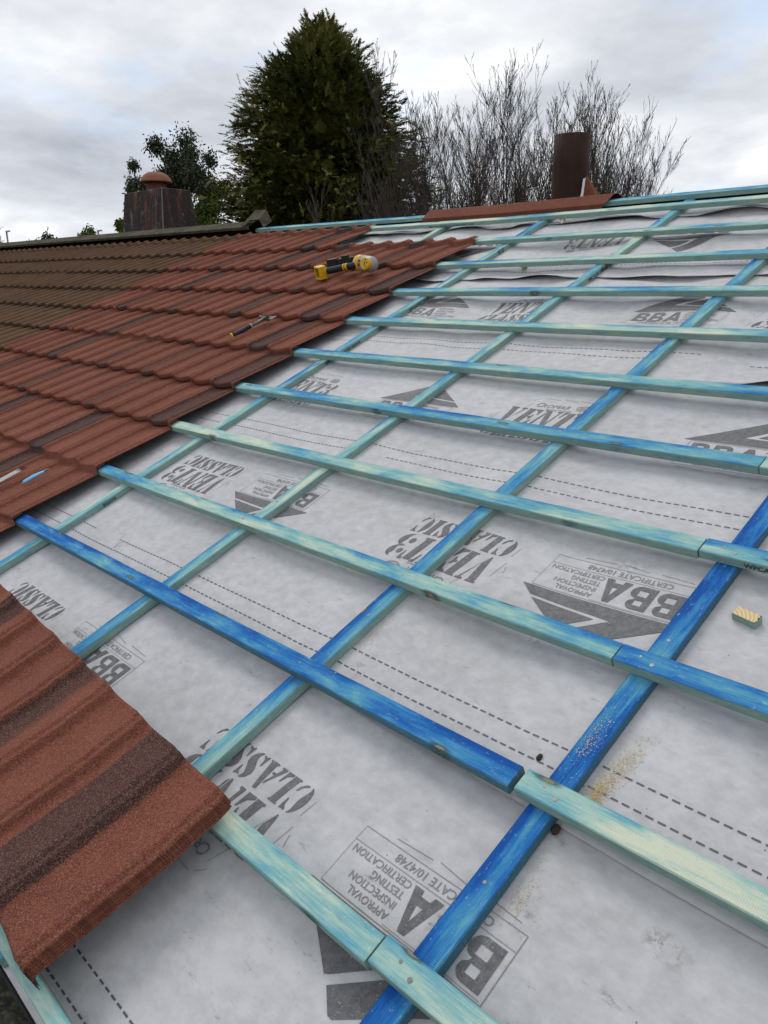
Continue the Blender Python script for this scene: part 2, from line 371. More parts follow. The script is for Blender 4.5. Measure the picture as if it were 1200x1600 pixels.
def emboss(name, polys, j, u0, v0, rot, mat, dz=.0011, sq=1.0):
    bm = bmesh.new()
    for p in polys:
        if rot: q = [(u0 - x, v0 - y) for x, y in p]
        else: q = [(u0 + x, v0 + y) for x, y in p]
        try: bm.faces.new([bm.verts.new((a, b, 0)) for a, b in q])
        except ValueError: pass
    bmesh.ops.triangulate(bm, faces=[f for f in bm.faces if len(f.verts) > 4])
    us = [v.co.x for v in bm.verts]; vv = [v.co.y for v in bm.verts]; st = .022
    for k in range(int(math.floor(min(us) / st)), int(math.ceil(max(us) / st))):
        bmesh.ops.bisect_plane(bm, geom=bm.verts[:] + bm.edges[:] + bm.faces[:], plane_co=(k * st, 0, 0), plane_no=(1, 0, 0))
    for k in range(int(math.floor(min(vv) / st)), int(math.ceil(max(vv) / st))):
        bmesh.ops.bisect_plane(bm, geom=bm.verts[:] + bm.edges[:] + bm.faces[:], plane_co=(0, k * st, 0), plane_no=(0, 1, 0))
    for v in bm.verts: v.co.z = hm(j, v.co.x, v.co.y) + dz
    bmesh.ops.recalc_face_normals(bm, faces=bm.faces)
    for f in bm.faces:
        f.normal_update()
        if f.normal.z < 0: f.normal_flip()
    me = bpy.data.meshes.new(name); bm.to_mesh(me); bm.free(); me.materials.append(mat)
    o = bpy.data.objects.new(name, me); COL.objects.link(o); o.parent = rolls[j]; o.matrix_parent_inverse = Matrix.Identity(4)
    return o
VT, VN = art_vent(); BT, BN = art_bba()
rows = [  # roll, rotated, v0, list of vent u0, list of logo u0
 (0, True, .197, [-.765, .515, 1.795], [-.253, 1.027, 2.307]),
 (1, True, 1.045, [-.862, .418, 1.70], [-.372, .905, 2.19]),
 (1, False, 1.51, [-1.37, -.10, 1.17], [-.68, .60, 1.88]),
 (2, False, 2.39, [-2.08, -.80, .44, 1.72], [-1.325, -.045, 1.23]),
 (3, True, 3.49, [-1.86, -.56, .72], [-1.36, -.05, 1.24]),
]
for j, rot, v0, vus, bus in rows:
    for k, u in enumerate(vus):
        dv = .02 if (j == 0 and k == 0) else 0
        emboss('printed_lettering', VT, j, u, v0 + dv, rot, M['ink']); emboss('printed_fine_lettering', VN, j, u, v0 + dv, rot, M['thinink'])
    for k, u in enumerate(bus):
        dv = .02 if (j == 0 and k == 0) else 0
        emboss('printed_emblem', BT, j, u, v0 + dv, rot, M['ink']); emboss('printed_small_print', BN, j, u, v0 + dv, rot, M['thinink'])
M['dashink'] = simple('dash_ink', (.085, .085, .088), .6, 120, .35)
for j, vv in ((0, -.293), (0, -.346), (1, .528), (1, .477), (1, 1.333), (1, 1.278), (2, 2.165), (2, 2.115), (3, 3.02), (3, 2.97)):
    ps = []; u = UL + .1
    while u < UR - .1:
        dd = .004 * noise.noise(Vector((u * 2, vv * 5, 0)))
        if noise.noise(Vector((u * 1.3, vv * 9., 7))) < .42: ps.append([(u, vv - .0017 + dd), (u + .0145, vv - .0017 + dd), (u + .0145, vv + .0017 + dd), (u, vv + .0017 + dd)])
        u += .0222
    emboss('printed_dashed_line', ps, j, 0, 0, False, M['dashink'])
# crease / fold line printed nowhere: a slim lap tape line under the second batten
# ---------------------------------------------------------------- timber
def timber(name, p0, p1, h0, hh, wid, tone, label, group, along='u', bend=True):
    """p0,p1 = roof coordinates of the lower/front (or right) edge ends; local x runs along the piece, y across, z off the roof"""
    (u0, v0), (u1, v1) = p0, p1
    L = math.hypot(u1 - u0, v1 - v0); th = math.atan2(v1 - v0, u1 - u0)
    Mx = RM @ Matrix.Translation((u0, v0, h0)) @ Matrix.Rotation(th, 4, 'Z')
    c = .0022; w = wid
    prof = [(c, 0), (w - c, 0), (w, c), (w, hh - c), (w - c, hh), (c, hh), (0, hh - c), (0, c)]
    n = max(2, int(L / .12)); vs = []; fs = []; sd = random.random() * 100
    for i in range(n + 1):
        x = L * i / n; uu = u0 + math.cos(th) * x
        dz = lift(uu); dy = .0012 * noise.noise(Vector((x * 1.1, sd, 0)))
        for k, (a, b) in enumerate(prof):
            q = .0010 * noise.noise(Vector((x * 9, sd, k * 3.)))
            vs.append((x, a + dy + q, b + dz + q))
    for i in range(n):
        for k in range(8):
            a = i * 8 + k; b = i * 8 + (k + 1) % 8; fs.append((a, a + 8, b + 8, b))
    fs.append(tuple(range(8))); fs.append(tuple(n * 8 + k for k in range(7, -1, -1)))
    o = mesh_obj(name, vs, fs, M['timber'], None, Mx)
    tag(o, label, 'roof batten', group); o['tone'] = float(tone)
    return o
def nail(parent, x, y, z, r=.0035):
    b = MB(); b.tube([(x, y, z - .002), (x, y, z + .0006)], r, 10); o = b.build('nail', M['steel'], None); o.parent = parent; return o
def stamp(parent, s, x, size, face='side', wid=.05, hh=.025, flip=False):
    ts = text_tris(s, size, 0, 0, 1.1, 0, .01); b = MB()
    for t in ts:
        if face == 'side': b.add([(x + p[0], -.0007, (hh - size * .7) / 2 + p[1]) for p in t], [(0, 1, 2)])
    o = b.build('stamped_lettering', M['stamp'], None); o.parent = parent; return o
# counter battens (running up the slope). local x up-slope, y towards -u, so p0 is the right-hand edge
cb = {}
cbtone = {-3.69: .4, -2.88: .5, -2.068: .50, -1.262: .46, -.444: .54, .275: .36, .957: .04, 1.64: .3, 2.36: .3, 3.08: .4}
cblab = {-3.69: 'counter batten wholly under the new red tiles, nearest the old brown tiles', -2.88: 'counter batten showing in the top bay at the end of the shorter tile course', -2.068: 'counter batten seen only in the bays under the ridge, left of centre',
 -1.262: 'light blue counter batten beside the red tile edge, with black lettering on its side', -.444: 'pale blue and cream counter batten, second up-slope timber from the red tiles', .275: 'mid blue counter batten coming up the slope from behind the foreground tile stack',
 .957: 'deep saturated blue counter batten with a round knot, crossing the bottom right foreground', 1.64: 'counter batten just outside the right edge of the picture', 2.36: 'second counter batten beyond the right edge of the picture', 3.08: 'outermost counter batten at the right end of the roof'}
for u in CBR:
    o = timber('counter_batten', (u, -.40), (u - .003, 3.86), 0, .025, .05, cbtone[u], cblab[u], 'counter battens running up the roof slope')
    cb[u] = o
for s, x in (('BMC A UK GRADED BS5534', 2.62), ('WPCA/PRSY 25x50', 3.05)): pass
def cbstamp(parent, s, x, size=.017):
    # the right-hand side face of a counter batten is local y=0
    ts = text_tris(s, size, 0, 0, 1.15, 0, .012); b = MB()
    for t in ts: b.add([(x + p[0], -.0016, .006 + p[1]) for p in t], [(0, 1, 2)])
    o = b.build('stamped_lettering', M['stamp'], None); o.parent = parent
cbstamp(cb[-1.262], 'BMC A UK GRADED BS5534', 2.24); cbstamp(cb[-1.262], 'WPCA/PRSY 25x50', 2.84); cbstamp(cb[-1.262], 'BS5534', 1.02)
cbstamp(cb[-.444], 'BMC A UK GRADED BS5534', 3.2)
for x in (.62, 1.25): nail(cb[.957], x, .026, .025)
for x in (1.02,): nail(cb[.275], x, .022, .025)
nail(cb[.275], .76, .02, .025); nail(cb[-.444], 1.3, .03, .025)
# tile battens. (v at u=-1.5, v at joint) front edges
bat = {1: (.003, .002), 2: (.367, .378), 3: (.743, .733), 4: (1.119, 1.113), 5: (1.487, 1.478), 6: (1.855, 1.838), 7: (2.225, 2.215), 8: (2.585, 2.588), 9: (2.955, 2.963), 10: (3.315, 3.315), 11: (3.69, 3.685), 12: (3.855, 3.85)}
tl = {1: .54, 2: .14, 3: .52, 4: .60, 5: .30, 6: .46, 7: .58, 8: .42, 9: .60, 10: .66, 11: .64, 12: .42}
tr = {1: .55, 2: .62, 3: .32, 4: .34, 5: .60}
lab = {1: ('teal roof batten coming out from under the foreground tile stack', 'cream and dirty teal batten length at the bottom edge, butted over the large emblem'),
 2: ('strong blue batten with a cream patch, second up the slope, left of its butt joint', 'pale cream and sea-green batten length running out at the right foreground'),
 3: ('long light blue batten with cream streaks, third up the slope, left of its butt joint', 'white-flecked blue batten length with nail heads, third up the slope, right edge'),
 4: ('pale teal and cream batten, fourth up the slope, left of its butt joint', 'short blue batten length with cream flecks, fourth up the slope, right edge'),
 5: ('bright blue batten, fifth up the slope, with its cut end near the right edge', 'pale teal stub of batten at the right edge, fifth up the slope'),
 6: ('sky blue batten with a dark knot, sixth up the slope, above the lettered bays',), 7: ('pale aqua batten, seventh up the slope, above the first wavy membrane lap',), 8: ('blue batten with white streaks seen nearly level, eighth up the slope',),
 9: ('pale aqua batten, ninth up the slope, starting under the tile corner below the nail gun',), 10: ('whitish aqua batten, tenth up the slope, starting at the uppermost red tile corner',), 11: ('top tile batten with black lettering on its face, just below the ridge cap',), 12: ('blue ridge batten running behind and under the red-brown ridge cap',)}
bo = {}
for k, (va, vb) in bat.items():
    sl = (vb - va) / 2.37; uj = .868; x0 = -4.40
    x0 = -2.3 if k < 10 else -4.40; f = lambda u: va + sl * (u + 1.5)
    if k <= 5:
        xe = uj - {5: .015}.get(k, 0) + random.uniform(-.003, .003)
        o = timber('roof_batten', (x0 if k > 1 else -1.0, f(x0 if k > 1 else -1.0)), (xe, f(xe)), .025, .025, .05, tl[k], lab[k][0], 'tile battens running across the roof slope')
        du = random.uniform(-.004, .004) + (.006 if k in (2, 1) else 0)
        o2 = timber('roof_batten', (xe + (.013 if k == 2 else .004), f(xe) + du), (UR, f(xe) + du + .012 + random.uniform(-.004, .004)), .0255, .025, .05, tr[k], lab[k][1], 'tile battens running across the roof slope')
        bo[k] = o; bo[(k, 'r')] = o2
        nail(o2, .075, .018, .025, .0045); nail(o2, .045, .030, .025, .003); nail(o2, .80, .03, .025)
    else:
        o = timber('roof_batten', (x0, f(x0)), (UR, f(UR)), .025, .025, .05, tl[k], lab[k][0], 'tile battens running across the roof slope'); bo[k] = o
    for u in CBC:
        if u > -1.6 and (k > 5 or u < uj - .05) and (k > 1 or u > -.9): nail(o, u - (x0 if k > 1 else -1.0) + random.uniform(-.012, .012), .025 + random.uniform(-.01, .01), .025, .003)
o = timber('roof_batten', (-1.2, -.386), (UR, -.383), .022, .03, .030, .60, 'narrow pale green batten along the eave, under the nose of the tile stack', 'tile battens running across the roof slope'); bo[0] = o
stamp(bo[11], 'BMC A UK GRADED BS5534 WPCA/PRSY 25x50', 2.20, .017)
stamp(bo[9], 'WPCA/PRSY 25x50', 2.93, .017); stamp(bo[8], 'WPCA/PRSY 25x50', 2.92, .017)
stamp(bo[(4, 'r')], 'WPCA/PRSY', .10, .017)

# ---------------------------------------------------------------- tile sheets
PITCH = .18
prof_pts = [(0, .0140), (.022, .0142), (.040, .0125), (.058, .0065), (.078, .0026), (.11, .0008), (.17, 0), (.27, .0003), (.38, .0018), (.50, .0048), (.62, .0088), (.73, .0125), (.82, .0156), (.885, .0178), (.912, .0180), (.932, .0165), (.950, .0138), (.968, .0130), (1.0, .0140)]
M['sheetback'] = simple('coated_steel_back', (.030, .022, .020), .5, 40, .3)
AMP = 1.05
def profz(s):
    s = s % 1.0
    for (a, za), (b, zb) in zip(prof_pts, prof_pts[1:]):
        if a <= s <= b: return AMP * (za + (zb - za) * (s - a) / (b - a))
    return .0140 * AMP
ysec = [(0, -.0262), (-.0004, -.014), (.0003, -.002), (.003, .0012), (.010, .0032), (.030, .0026), (.046, .0016), (.054, -.0006), (.075, -.0022), (.17, -.011), (.28, -.021), (.352, -.0275), (.366, -.0285), (.3705, -.0265), (.3722, -.0035), (.378, -.0022), (.396, -.0025), (.415, -.0030)]
def sheet_mesh(name, npan, dark, mat, pitch=PITCH, seed=0, ysec=ysec, amp=1.):
    xs = []
    for p in range(int(math.ceil(npan))):
        for s, _ in prof_pts[:-1]:
            if p + s <= npan + 1e-6: xs.append(p + s)
    xs += [npan, npan + .045] if npan == int(npan) else [npan]
    rnd = random.Random(seed); vs = []; fs = []; da = []
    for i, x in enumerate(xs):
        for (y, b) in ysec:
            bow = .0
            yy = y
            if .03 < y < .08:     # step behind the nose follows an arc across each pan
                fr = (x % 1.0); yy = y + .012 * math.sin(PI * fr)
            z = b + profz(x) * (1. if y < .36 else .92) * amp
            z += .0007 * noise.noise(Vector((x * 1.3, y * 12, seed * 5.)))
            vs.append((x * pitch, yy, z)); 
            pi = int(x); d = 0.
            for (a, bb, st) in dark:
                d = max(d, st * smooth(a - .06, a + .06, x) * (1 - smooth(bb - .06, bb + .06, x)))
            da.append(d)
    ny = len(ysec)
    for i in range(len(xs) - 1):
        for k in range(ny - 1):
            a = i * ny + k; fs.append((a, a + ny, a + ny + 1, a + 1))
    me = bpy.data.meshes.new(name); me.from_pydata(vs, [], fs); me.update(); me.materials.append(mat); me.materials.append(M['sheetback'])
    at = me.attributes.new('dark', 'FLOAT', 'POINT'); at.data.foreach_set('value', da)
    me.polygons.foreach_set('use_smooth', [True] * len(me.polygons))
    return me
M['sheetback'] = simple('coated_steel_back', (.030, .022, .020), .5, 40, .3)
def place_sheet(name, me, u, v, h, label, group, rot=0., tilt=0., parent=None, w=1.26, thick=.0011, sy=1.):
    o = bpy.data.objects.new(name, me); COL.objects.link(o)
    sl = (lift(u + w) - lift(u)) / w; rot += random.uniform(-.0014, .0014); v += random.uniform(-.0012, .0008)
    o.matrix_world = RM @ Matrix.Translation((u, v, h + lift(u))) @ Matrix.Rotation(rot, 4, 'Z') @ Matrix.Rotation(-math.atan(sl), 4, 'Y') @ Matrix.Rotation(tilt, 4, 'X') @ Matrix.Diagonal((1, sy, 1, 1))
    tag(o, label, 'tile sheet', group)
    if thick:
        md = o.modifiers.new('thick', 'SOLIDIFY'); md.thickness = thick; md.offset = -1
        md.use_rim = True; md.material_offset = 1; md.material_offset_rim = 0
    u += 0
    return o
DK = [[(5.02, 5.96, 1.), (1.2, 1.8, .55)], [(2.02, 2.96, .95), (6.05, 6.9, .6)], [(0.05, .95, 1.), (4.05, 4.9, .75)], [(3.02, 3.96, 1.), (0.3, .8, .5)], [(1.05, 1.95, .9), (5.03, 5.97, 1.)], [(6.03, 6.97, 1.), (2.1, 2.9, .65)]]
vars7 = [sheet_mesh('tile_sheet', 7, d, M['tile'], seed=i) for i, d in enumerate(DK)]
cutv = [sheet_mesh('tile_sheet_cut', 7, d, M['tile'], seed=9 + i) for i, d in enumerate(([(1.05, 1.9, .8)], []))]
cut3 = [sheet_mesh('cut_tile_sheet', 2.35, d, M['tile'], seed=19 + i) for i, d in enumerate(([(1.05, 1.9, .8)], [], [(.1, .8, .6)]))]
order = ['lowest', 'second', 'third', 'fourth', 'fifth', 'sixth', 'seventh', 'eighth', 'ninth', 'topmost']
nm = MB(); nm.tube([(0, .0010, 0), (0, -.0022, 0)], .0042, 8); nailhead = nm.build('nail', M['steel']); nme = nailhead.data; bpy.data.objects.remove(nailhead)
pick = {(1, 0): 3, (1, 1): 0, (2, 0): 3, (2, 1): 4, (3, 0): 3, (3, 1): 4, (4, 0): 5, (4, 1): 2, (5, 0): 5, (5, 1): 1, (6, 0): 0, (6, 1): 3, (7, 0): 4, (7, 1): 2, (8, 0): 5, (8, 1): 1, (9, 0): 2, (9, 1): 4, (10, 1): 0}
for k in range(1, 11):
    v = .37 * (k - 1) - .0045 + (bat[k][0] - .37 * (k - 1) if k > 1 else 0)
    for s in range(3):
        if k == 10 and s == 0: continue
        sy = ((bat[k + 1][0] - bat[k][0]) / .3695) if k < 11 else 1.
        if s < 2: u = -1.512 - 1.26 * (s + 1); me = vars7[pick.get((k, s), 0)]; w = 1.26
        else: u = -4.03 - .423; me = cut3[k % 3]; w = .42
        where = {0: 'at the open right-hand edge', 1: 'in the middle of the red tiles', 2: 'narrow piece against the old brown tiles'}[s]
        if k == 10 and s == 1: where = 'at its short open end'
        o = place_sheet('tile_sheet', me, u, v, .056 + s * .0006, f'terracotta tile sheet, {order[k-1]} red course, {where}', 'new terracotta tile sheets', sy=sy)
        for q in ((1.0, 3.0, 5.0, 7.0) if s < 2 else (1.0,)):
            if random.random() < .3 and q != 7.0: continue
            c = bpy.data.objects.new('nail', nme); COL.objects.link(c); c.parent = o; c.location = ((q + random.uniform(-.01, .015)) * PITCH, -.0012, -.004)
# old brown sheets: same gauge, running off to the left
oldv = [sheet_mesh('old_sheet', 7, [], M['oldtile'], seed=40 + i) for i in range(4)]
NOLD = 9
for k in range(-1, 12):
    row = k
    if k == 11: continue
    v = (bat[k][0] if k in bat else .37 * (k - 1)) - .0045
    for s in range(NOLD):
        off = .54 if k % 2 else 0.
        u = -4.452 - 1.26 * (s + 1) + (off if s > 0 else 0)
        if s == 0 and off:
            me = sheet_mesh('old_sheet', 4, [], M['oldtile'], seed=60 + k); u = -4.452 - .72; w = .72
        else: me = oldv[(k * 3 + s) % 4]; w = 1.26
        if k < 4 and u > -4.4: continue
        nth = ['nearest the red tiles', 'second from the red tiles', 'third from the red tiles', 'fourth from the red tiles', 'fifth from the red tiles', 'sixth from the red tiles', 'seventh from the red tiles', 'eighth from the red tiles', 'farthest left'][s]
        cr = 'lowest course' if k == -1 else ('uppermost course' if k == 10 else f'{["", "second","third","fourth","fifth","sixth","seventh","eighth","ninth","tenth"][10-k] if k else "eleventh"} course below the old ridge')
        place_sheet('old_tile_sheet', me, u, v - .004, .050 + .0006 * (s % 2) + random.uniform(-.0015, .0015), f'weathered brown tile sheet, {cr}, {nth}', 'old weathered brown tile sheets', thick=.0015, w=w, sy=((bat[k + 1][0] - bat[k][0]) / .3695 if k in bat and k < 11 else 1.))
# the stack of six sheets
ysk = [(a, b) for a, b in ysec if a < .3] + [(.34, -.0200), (.375, -.0215), (.395, -.0208), (.408, -.0190), (.415, -.0165)]
stk = sheet_mesh('stacked_sheet', 8, [(6.25, 7.10, 1.0), (4.02, 4.62, .75), (.9, 1.5, .85)], M['tile'], .1775, seed=77, ysec=ysk, amp=1.4)
stl = ['lowest of the six nested terracotta sheets stacked in the left foreground', 'second sheet up in the foreground stack of terracotta tile sheets', 'third sheet up in the foreground stack of terracotta tile sheets', 'fourth sheet up in the foreground stack of terracotta tile sheets', 'fifth sheet up in the foreground tile stack, just under the top one', 'top terracotta sheet with a charcoal band, on the foreground stack']
for i in range(6):
    place_sheet('tile_sheet', stk, -.812 - .1773 + random.uniform(-.002, .002), -.291 + random.uniform(-.0012, .0012), .0725 + i * .0064, stl[i], 'tile sheets stacked in the foreground', rot=-.05 + random.uniform(-.0012, .0012), tilt=.030, thick=.0010)

# ---------------------------------------------------------------- ridge
RV = 3.905
def ridge_piece(u0, u1, name, mat, label, cat, group, lipv, hl0, hl1, apex, endcut=.0, hb=0.):
    P = [(lipv, hl0), (lipv - .001, hl1), (lipv + .006, hl1 + .004), (apex[0] - .012, apex[1] - .001), (apex[0] + .0, apex[1])]
    n = max(2, int((u1 - u0) / .1)); vs = []; fs = []
    for i in range(n + 1):
        u = u0 + (u1 - u0) * i / n
        for q, (v, h) in enumerate(P):
            uu = u + (endcut * (q - .5) / 4 if i == n else 0)
            z = h + lift(uu) + hb + .0006 * noise.noise(Vector((uu * 5, q, 0)))
            vs.append(RM @ Vector((uu, v, z)))
        for q in range(3, -1, -1):      # mirror to the far slope
            v, h = P[q]; uu = u + (endcut * (q - .5) / 4 if i == n else 0)
            w = RM @ Vector((uu, v, h + lift(uu) + hb)); ap = RM @ Vector((uu, apex[0], 0)); vs.append(Vector((w.x, 2 * ap.y - w.y, w.z)))
    m = 9
    for i in range(n):
        for q in range(m - 1): a = i * m + q; fs.append((a, a + m, a + m + 1, a + 1))
    base = Vector(vs[0]); o = mesh_obj(name, [Vector(v) - base for v in vs], fs, mat, None, Matrix.Translation(base))
    md = o.modifiers.new('thick', 'SOLIDIFY'); md.thickness = .0015; md.offset = -1
    return tag(o, label, cat, group)
ridge_piece(-2.36, -.965, 'ridge_cap', M['tile'], 'new red-brown angled ridge cap in front of the flue pipe', 'ridge cap', None, 3.812, .026, .052, (RV, .080), .05)
t = NT('lichen_ridge'); c = t.coord('Object'); ln = t.noise(c, 26., 6, .75); ln2 = t.noise(c, 6., 4, .6)
colr = t.mix(t.rng(ln2, .35, .65), (.050, .044, .032), (.085, .075, .05)); colr = t.mix(t.rng(ln, .56, .66, 0, .7), colr, (.20, .195, .165)); M['oldridge'] = t.out(colr, .95, t.bump(ln, .5, .003), spec=.1)
xx = -4.42; i = 0
while xx > -15.5:
    ridge_piece(xx - 1.15, xx + .02, 'old_ridge_cap', M['oldridge'], f'lichen-covered old ridge cap, {["nearest the new roof","second from the new roof","third from the new roof","in front of the chimney","fifth from the new roof","sixth from the new roof","seventh from the new roof","eighth from the new roof","ninth from the new roof","last at the far left"][min(i,9)]}', 'ridge cap', 'old ridge caps', 3.805, .072, .094 , (RV, .112), 0, .0005 * (i % 2)); xx -= 1.15; i += 1
# bent end trim lifted off the old ridge
b = MB(); T = lambda u, v, h: W(u, v, h)
P = [T(-4.50, 3.80, .11), T(-4.34, 3.80, .150), T(-4.20, 3.80, .152), T(-4.18, 3.80, .080), T(-4.50, 3.91, .135), T(-4.36, 3.91, .200), T(-4.21, 3.91, .195), T(-4.17, 3.90, .100)]
b.add([p - P[0] for p in P], [(0, 1, 5, 4), (1, 2, 6, 5), (2, 3, 7, 6)])
b.add([p - P[0] for p in (T(-4.215, 3.90, .195), T(-4.20, 3.90, .19), T(-4.175, 3.90, .25), T(-4.19, 3.90, .225))], [(0, 1, 2, 3)])
o = b.build('ridge_end_trim', M['oldridge'], None, Matrix.Translation(P[0])); md = o.modifiers.new('t', 'SOLIDIFY'); md.thickness = .003
tag(o, 'bent lichen-grey ridge end trim lifted at the end of the old ridge', 'ridge trim')

# ---------------------------------------------------------------- eaves gutter and building
def mat_moss():
    t = NT('moss_grit'); c = t.coord(); a = t.noise(c, 60., 6, .75); v = t.noise(c, 240., 3, .6)
    col = t.ramp(a, [(.36, (.010, .010, .010)), (.5, (.035, .035, .028)), (.6, (.12, .125, .06)), (.72, (.34, .34, .20))]); return t.out(t.mix(t.rng(v, .4, .6, 0, .5), col, (.02, .02, .02)), .95, t.bump(a, 1., .006))
M['moss'] = mat_moss()
M['pvc'] = simple('grey_gutter', (.05, .05, .052), .5, 20, .2)
g = empty('gutter', W(0, -.44, 0).to_4d() and Matrix.Translation(RM @ Vector((UL, -.412, 0.008))))
gp = RM @ Vector((0, -.44, 0)); b = MB(); ring = []
for k in range(9):
    a = PI + PI * k / 8; ring.append((.066 * math.cos(a), .06 * math.sin(a)))
vs = []; fs = []
for x in (-16.0 - UL, UR - UL + .3):
    for (y, z) in ring: vs.append((x, y - .05, z - .030))
for k in range(8): fs.append((k, k + 1, k + 10, k + 9))
o = mesh_obj('channel', vs, fs, M['pvc'], g); md = o.modifiers.new('t', 'SOLIDIFY'); md.thickness = .003
vs = []; fs = []; NX = 500
for i in range(NX + 1):
    x = -16 - UL + (UR + 16.3) * i / NX
    for k in range(9):
        y = -.112 + .125 * k / 8; vs.append((x, y, -.030 + .014 * noise.noise(Vector((x * 9, y * 30, 0))) + .008 * noise.noise(Vector((x * 40, y * 90, 3)))))
for i in range(NX):
    for k in range(8): a = i * 9 + k; fs.append((a, a + 9, a + 10, a + 1))
mesh_obj('moss_fill', vs, fs, M['moss'], g, None, True)
tag(g, 'eaves gutter full of dark moss and grit at the bottom left corner', 'gutter')
def mat_brick():
    t = NT('brick'); c = t.coord(); br = t.n('ShaderNodeTexBrick', i_Vector=t.mapping(c, (1, 1, 1), rot=(PI / 2, 0, 0)), i_Scale=4.4, i_Color1=(.28, .10, .06, 1), i_Color2=(.20, .08, .05, 1), i_Mortar=(.35, .33, .3, 1)); n = t.noise(c, 20, 4)
    return t.out(t.mix(t.math('MULTIPLY', n, .4), br.outputs[0], (.12, .08, .06)), .9)
M['brick'] = mat_brick(); M['white'] = simple('white_upvc', (.7, .7, .68), .4, 10, .05); M['glass'] = simple('window_glass', (.03, .035, .04), .08, 5, .1, spec=.8)
bl = empty('house', Matrix.Translation((-6, 3.6, 0)))
yE = (RM @ Vector((0, -.40, 0))).y + 6e-3; yR = (RM @ Vector((0, RV, 0))).y; zR = (RM @ Vector((0, RV, 0))).z; zE = (RM @ Vector((0, -.40, 0))).z - .06
b = MB(); x0, x1 = -15.6 + 6, 3.2 + 6; ya, yb = yE + .25 - 3.6, (2 * yR - yE) - .25 - 3.6; zt = zE + .02
b.box((x0, ya, 0), (x1, ya + .25, zt - .02)); b.box((x0, yb - .25, 0), (x1, yb, zt - .02)); 
for xa in (x0, x1 - .25):
    b.box((xa, ya + .252, 0), (xa + .25, yb - .252, zt - .02)); b.add([(xa, ya + .1, zt), (xa + .25, ya + .1, zt), (xa, yb - .1, zt), (xa + .25, yb - .1, zt), (xa, 0, zR - .12), (xa + .25, 0, zR - .12)], [(0, 2, 4), (1, 5, 3), (0, 4, 5, 1), (2, 3, 5, 4), (0, 1, 3, 2)])
b.build('wall', M['brick'], bl)
def slope_verts(side, va, vb, h, x0, x1, n=2):
    vs = []
    for x in (x0, -4.5, -1.5, x1):
        for v in (va, vb):
            w = RM @ Vector((x, v, h + lift(x))); y = w.y if side > 0 else 2 * yR - w.y; vs.append((x + 6, y - 3.6, w.z))
    return vs, [(0, 2, 3, 1), (2, 4, 5, 3), (4, 6, 7, 5)]
vs, fs = slope_verts(-1, -.45, 3.90, .02, -15.6, 3.25); o = mesh_obj('rear_roof_slope', vs, fs, M['oldtile'], bl); o.modifiers.new('t', 'SOLIDIFY').thickness = .03
vs, fs = slope_verts(1, -.42, 3.88, -.045, -15.6, 3.25); o = mesh_obj('roof_deck', vs, fs, simple('sarking', (.08, .06, .045), .9, 10, .3), bl); o.modifiers.new('t', 'SOLIDIFY').thickness = .02
b = MB(); b.box((x0, yE + .0 - 3.6, zE - .17), (x1, yE + .022 - 3.6, zE + .03)); b.build('fascia', M['white'], bl)
for xw in (-12, -8.5, -4, 0):
    wn = MB(); wn.box((xw + 6, ya - .02, .95), (xw + 7.5, ya - .002, 2.15)); wo = wn.build('window', M['white'], bl)
    pn = MB(); pn.box((xw + 6.06, ya - .028, 1.0), (xw + 6.73, ya - .021, 2.1)); pn.box((xw + 6.77, ya - .028, 1.0), (xw + 7.44, ya - .021, 2.1)); pn.build('pane', M['glass'], wo)
tag(bl, 'long brick bungalow carrying the roof being retiled, seen only by its roof', 'house')

# ---------------------------------------------------------------- flue pipe
def mat_pipe():
    t = NT('brown_pipe'); c = t.coord(); n = t.noise(t.mapping(c, (9, 9, 3)), 1.5, 5, .65); s = t.noise(t.mapping(c, (60, 60, 6)), 1., 4, .7)
    col = t.mix(t.rng(n, .3, .7), (.022, .010, .008), (.040, .018, .014)); col = t.mix(t.rng(s, .6, .72, 0, .5), col, (.10, .05, .035)); return t.out(col, .75, t.bump(n, .25, .004), spec=.2)
M['pipe'] = mat_pipe()
D = 5.36; base = CAM + Vector((-.555, .832, .098)) * D; top = CAM + Vector((-.555, .832, .170)) * D
fp = empty('flue_pipe', Matrix.Translation((base.x, base.y, base.z - .35)))
b = MB(); H = top.z - base.z + .35; r = .108; n = 40; vs = []; fs = []
for k in range(n):
    a = 2 * PI * k / n; c_, s_ = math.cos(a), math.sin(a)
    tz = H + .0015 * math.sin(a * 2 + 1) 
    for z, rr in ((0, r), (.30, r), (.55, r), (tz, r + .001), (tz, r - .004), (tz - .25, r - .004)): vs.append((rr * c_, rr * s_, z))
for k in range(n):
    for q in range(5): a = k * 6 + q; c_ = ((k + 1) % n) * 6 + q; fs.append((a, c_, c_ + 1, a + 1))
mesh_obj('pipe', vs, fs, M['pipe'], fp, None, True)
b = MB(); b.tube([(0, 0, H - .05), (0, 0, H - .038)], r + .0018, 40, cap=False); 
b2 = MB()
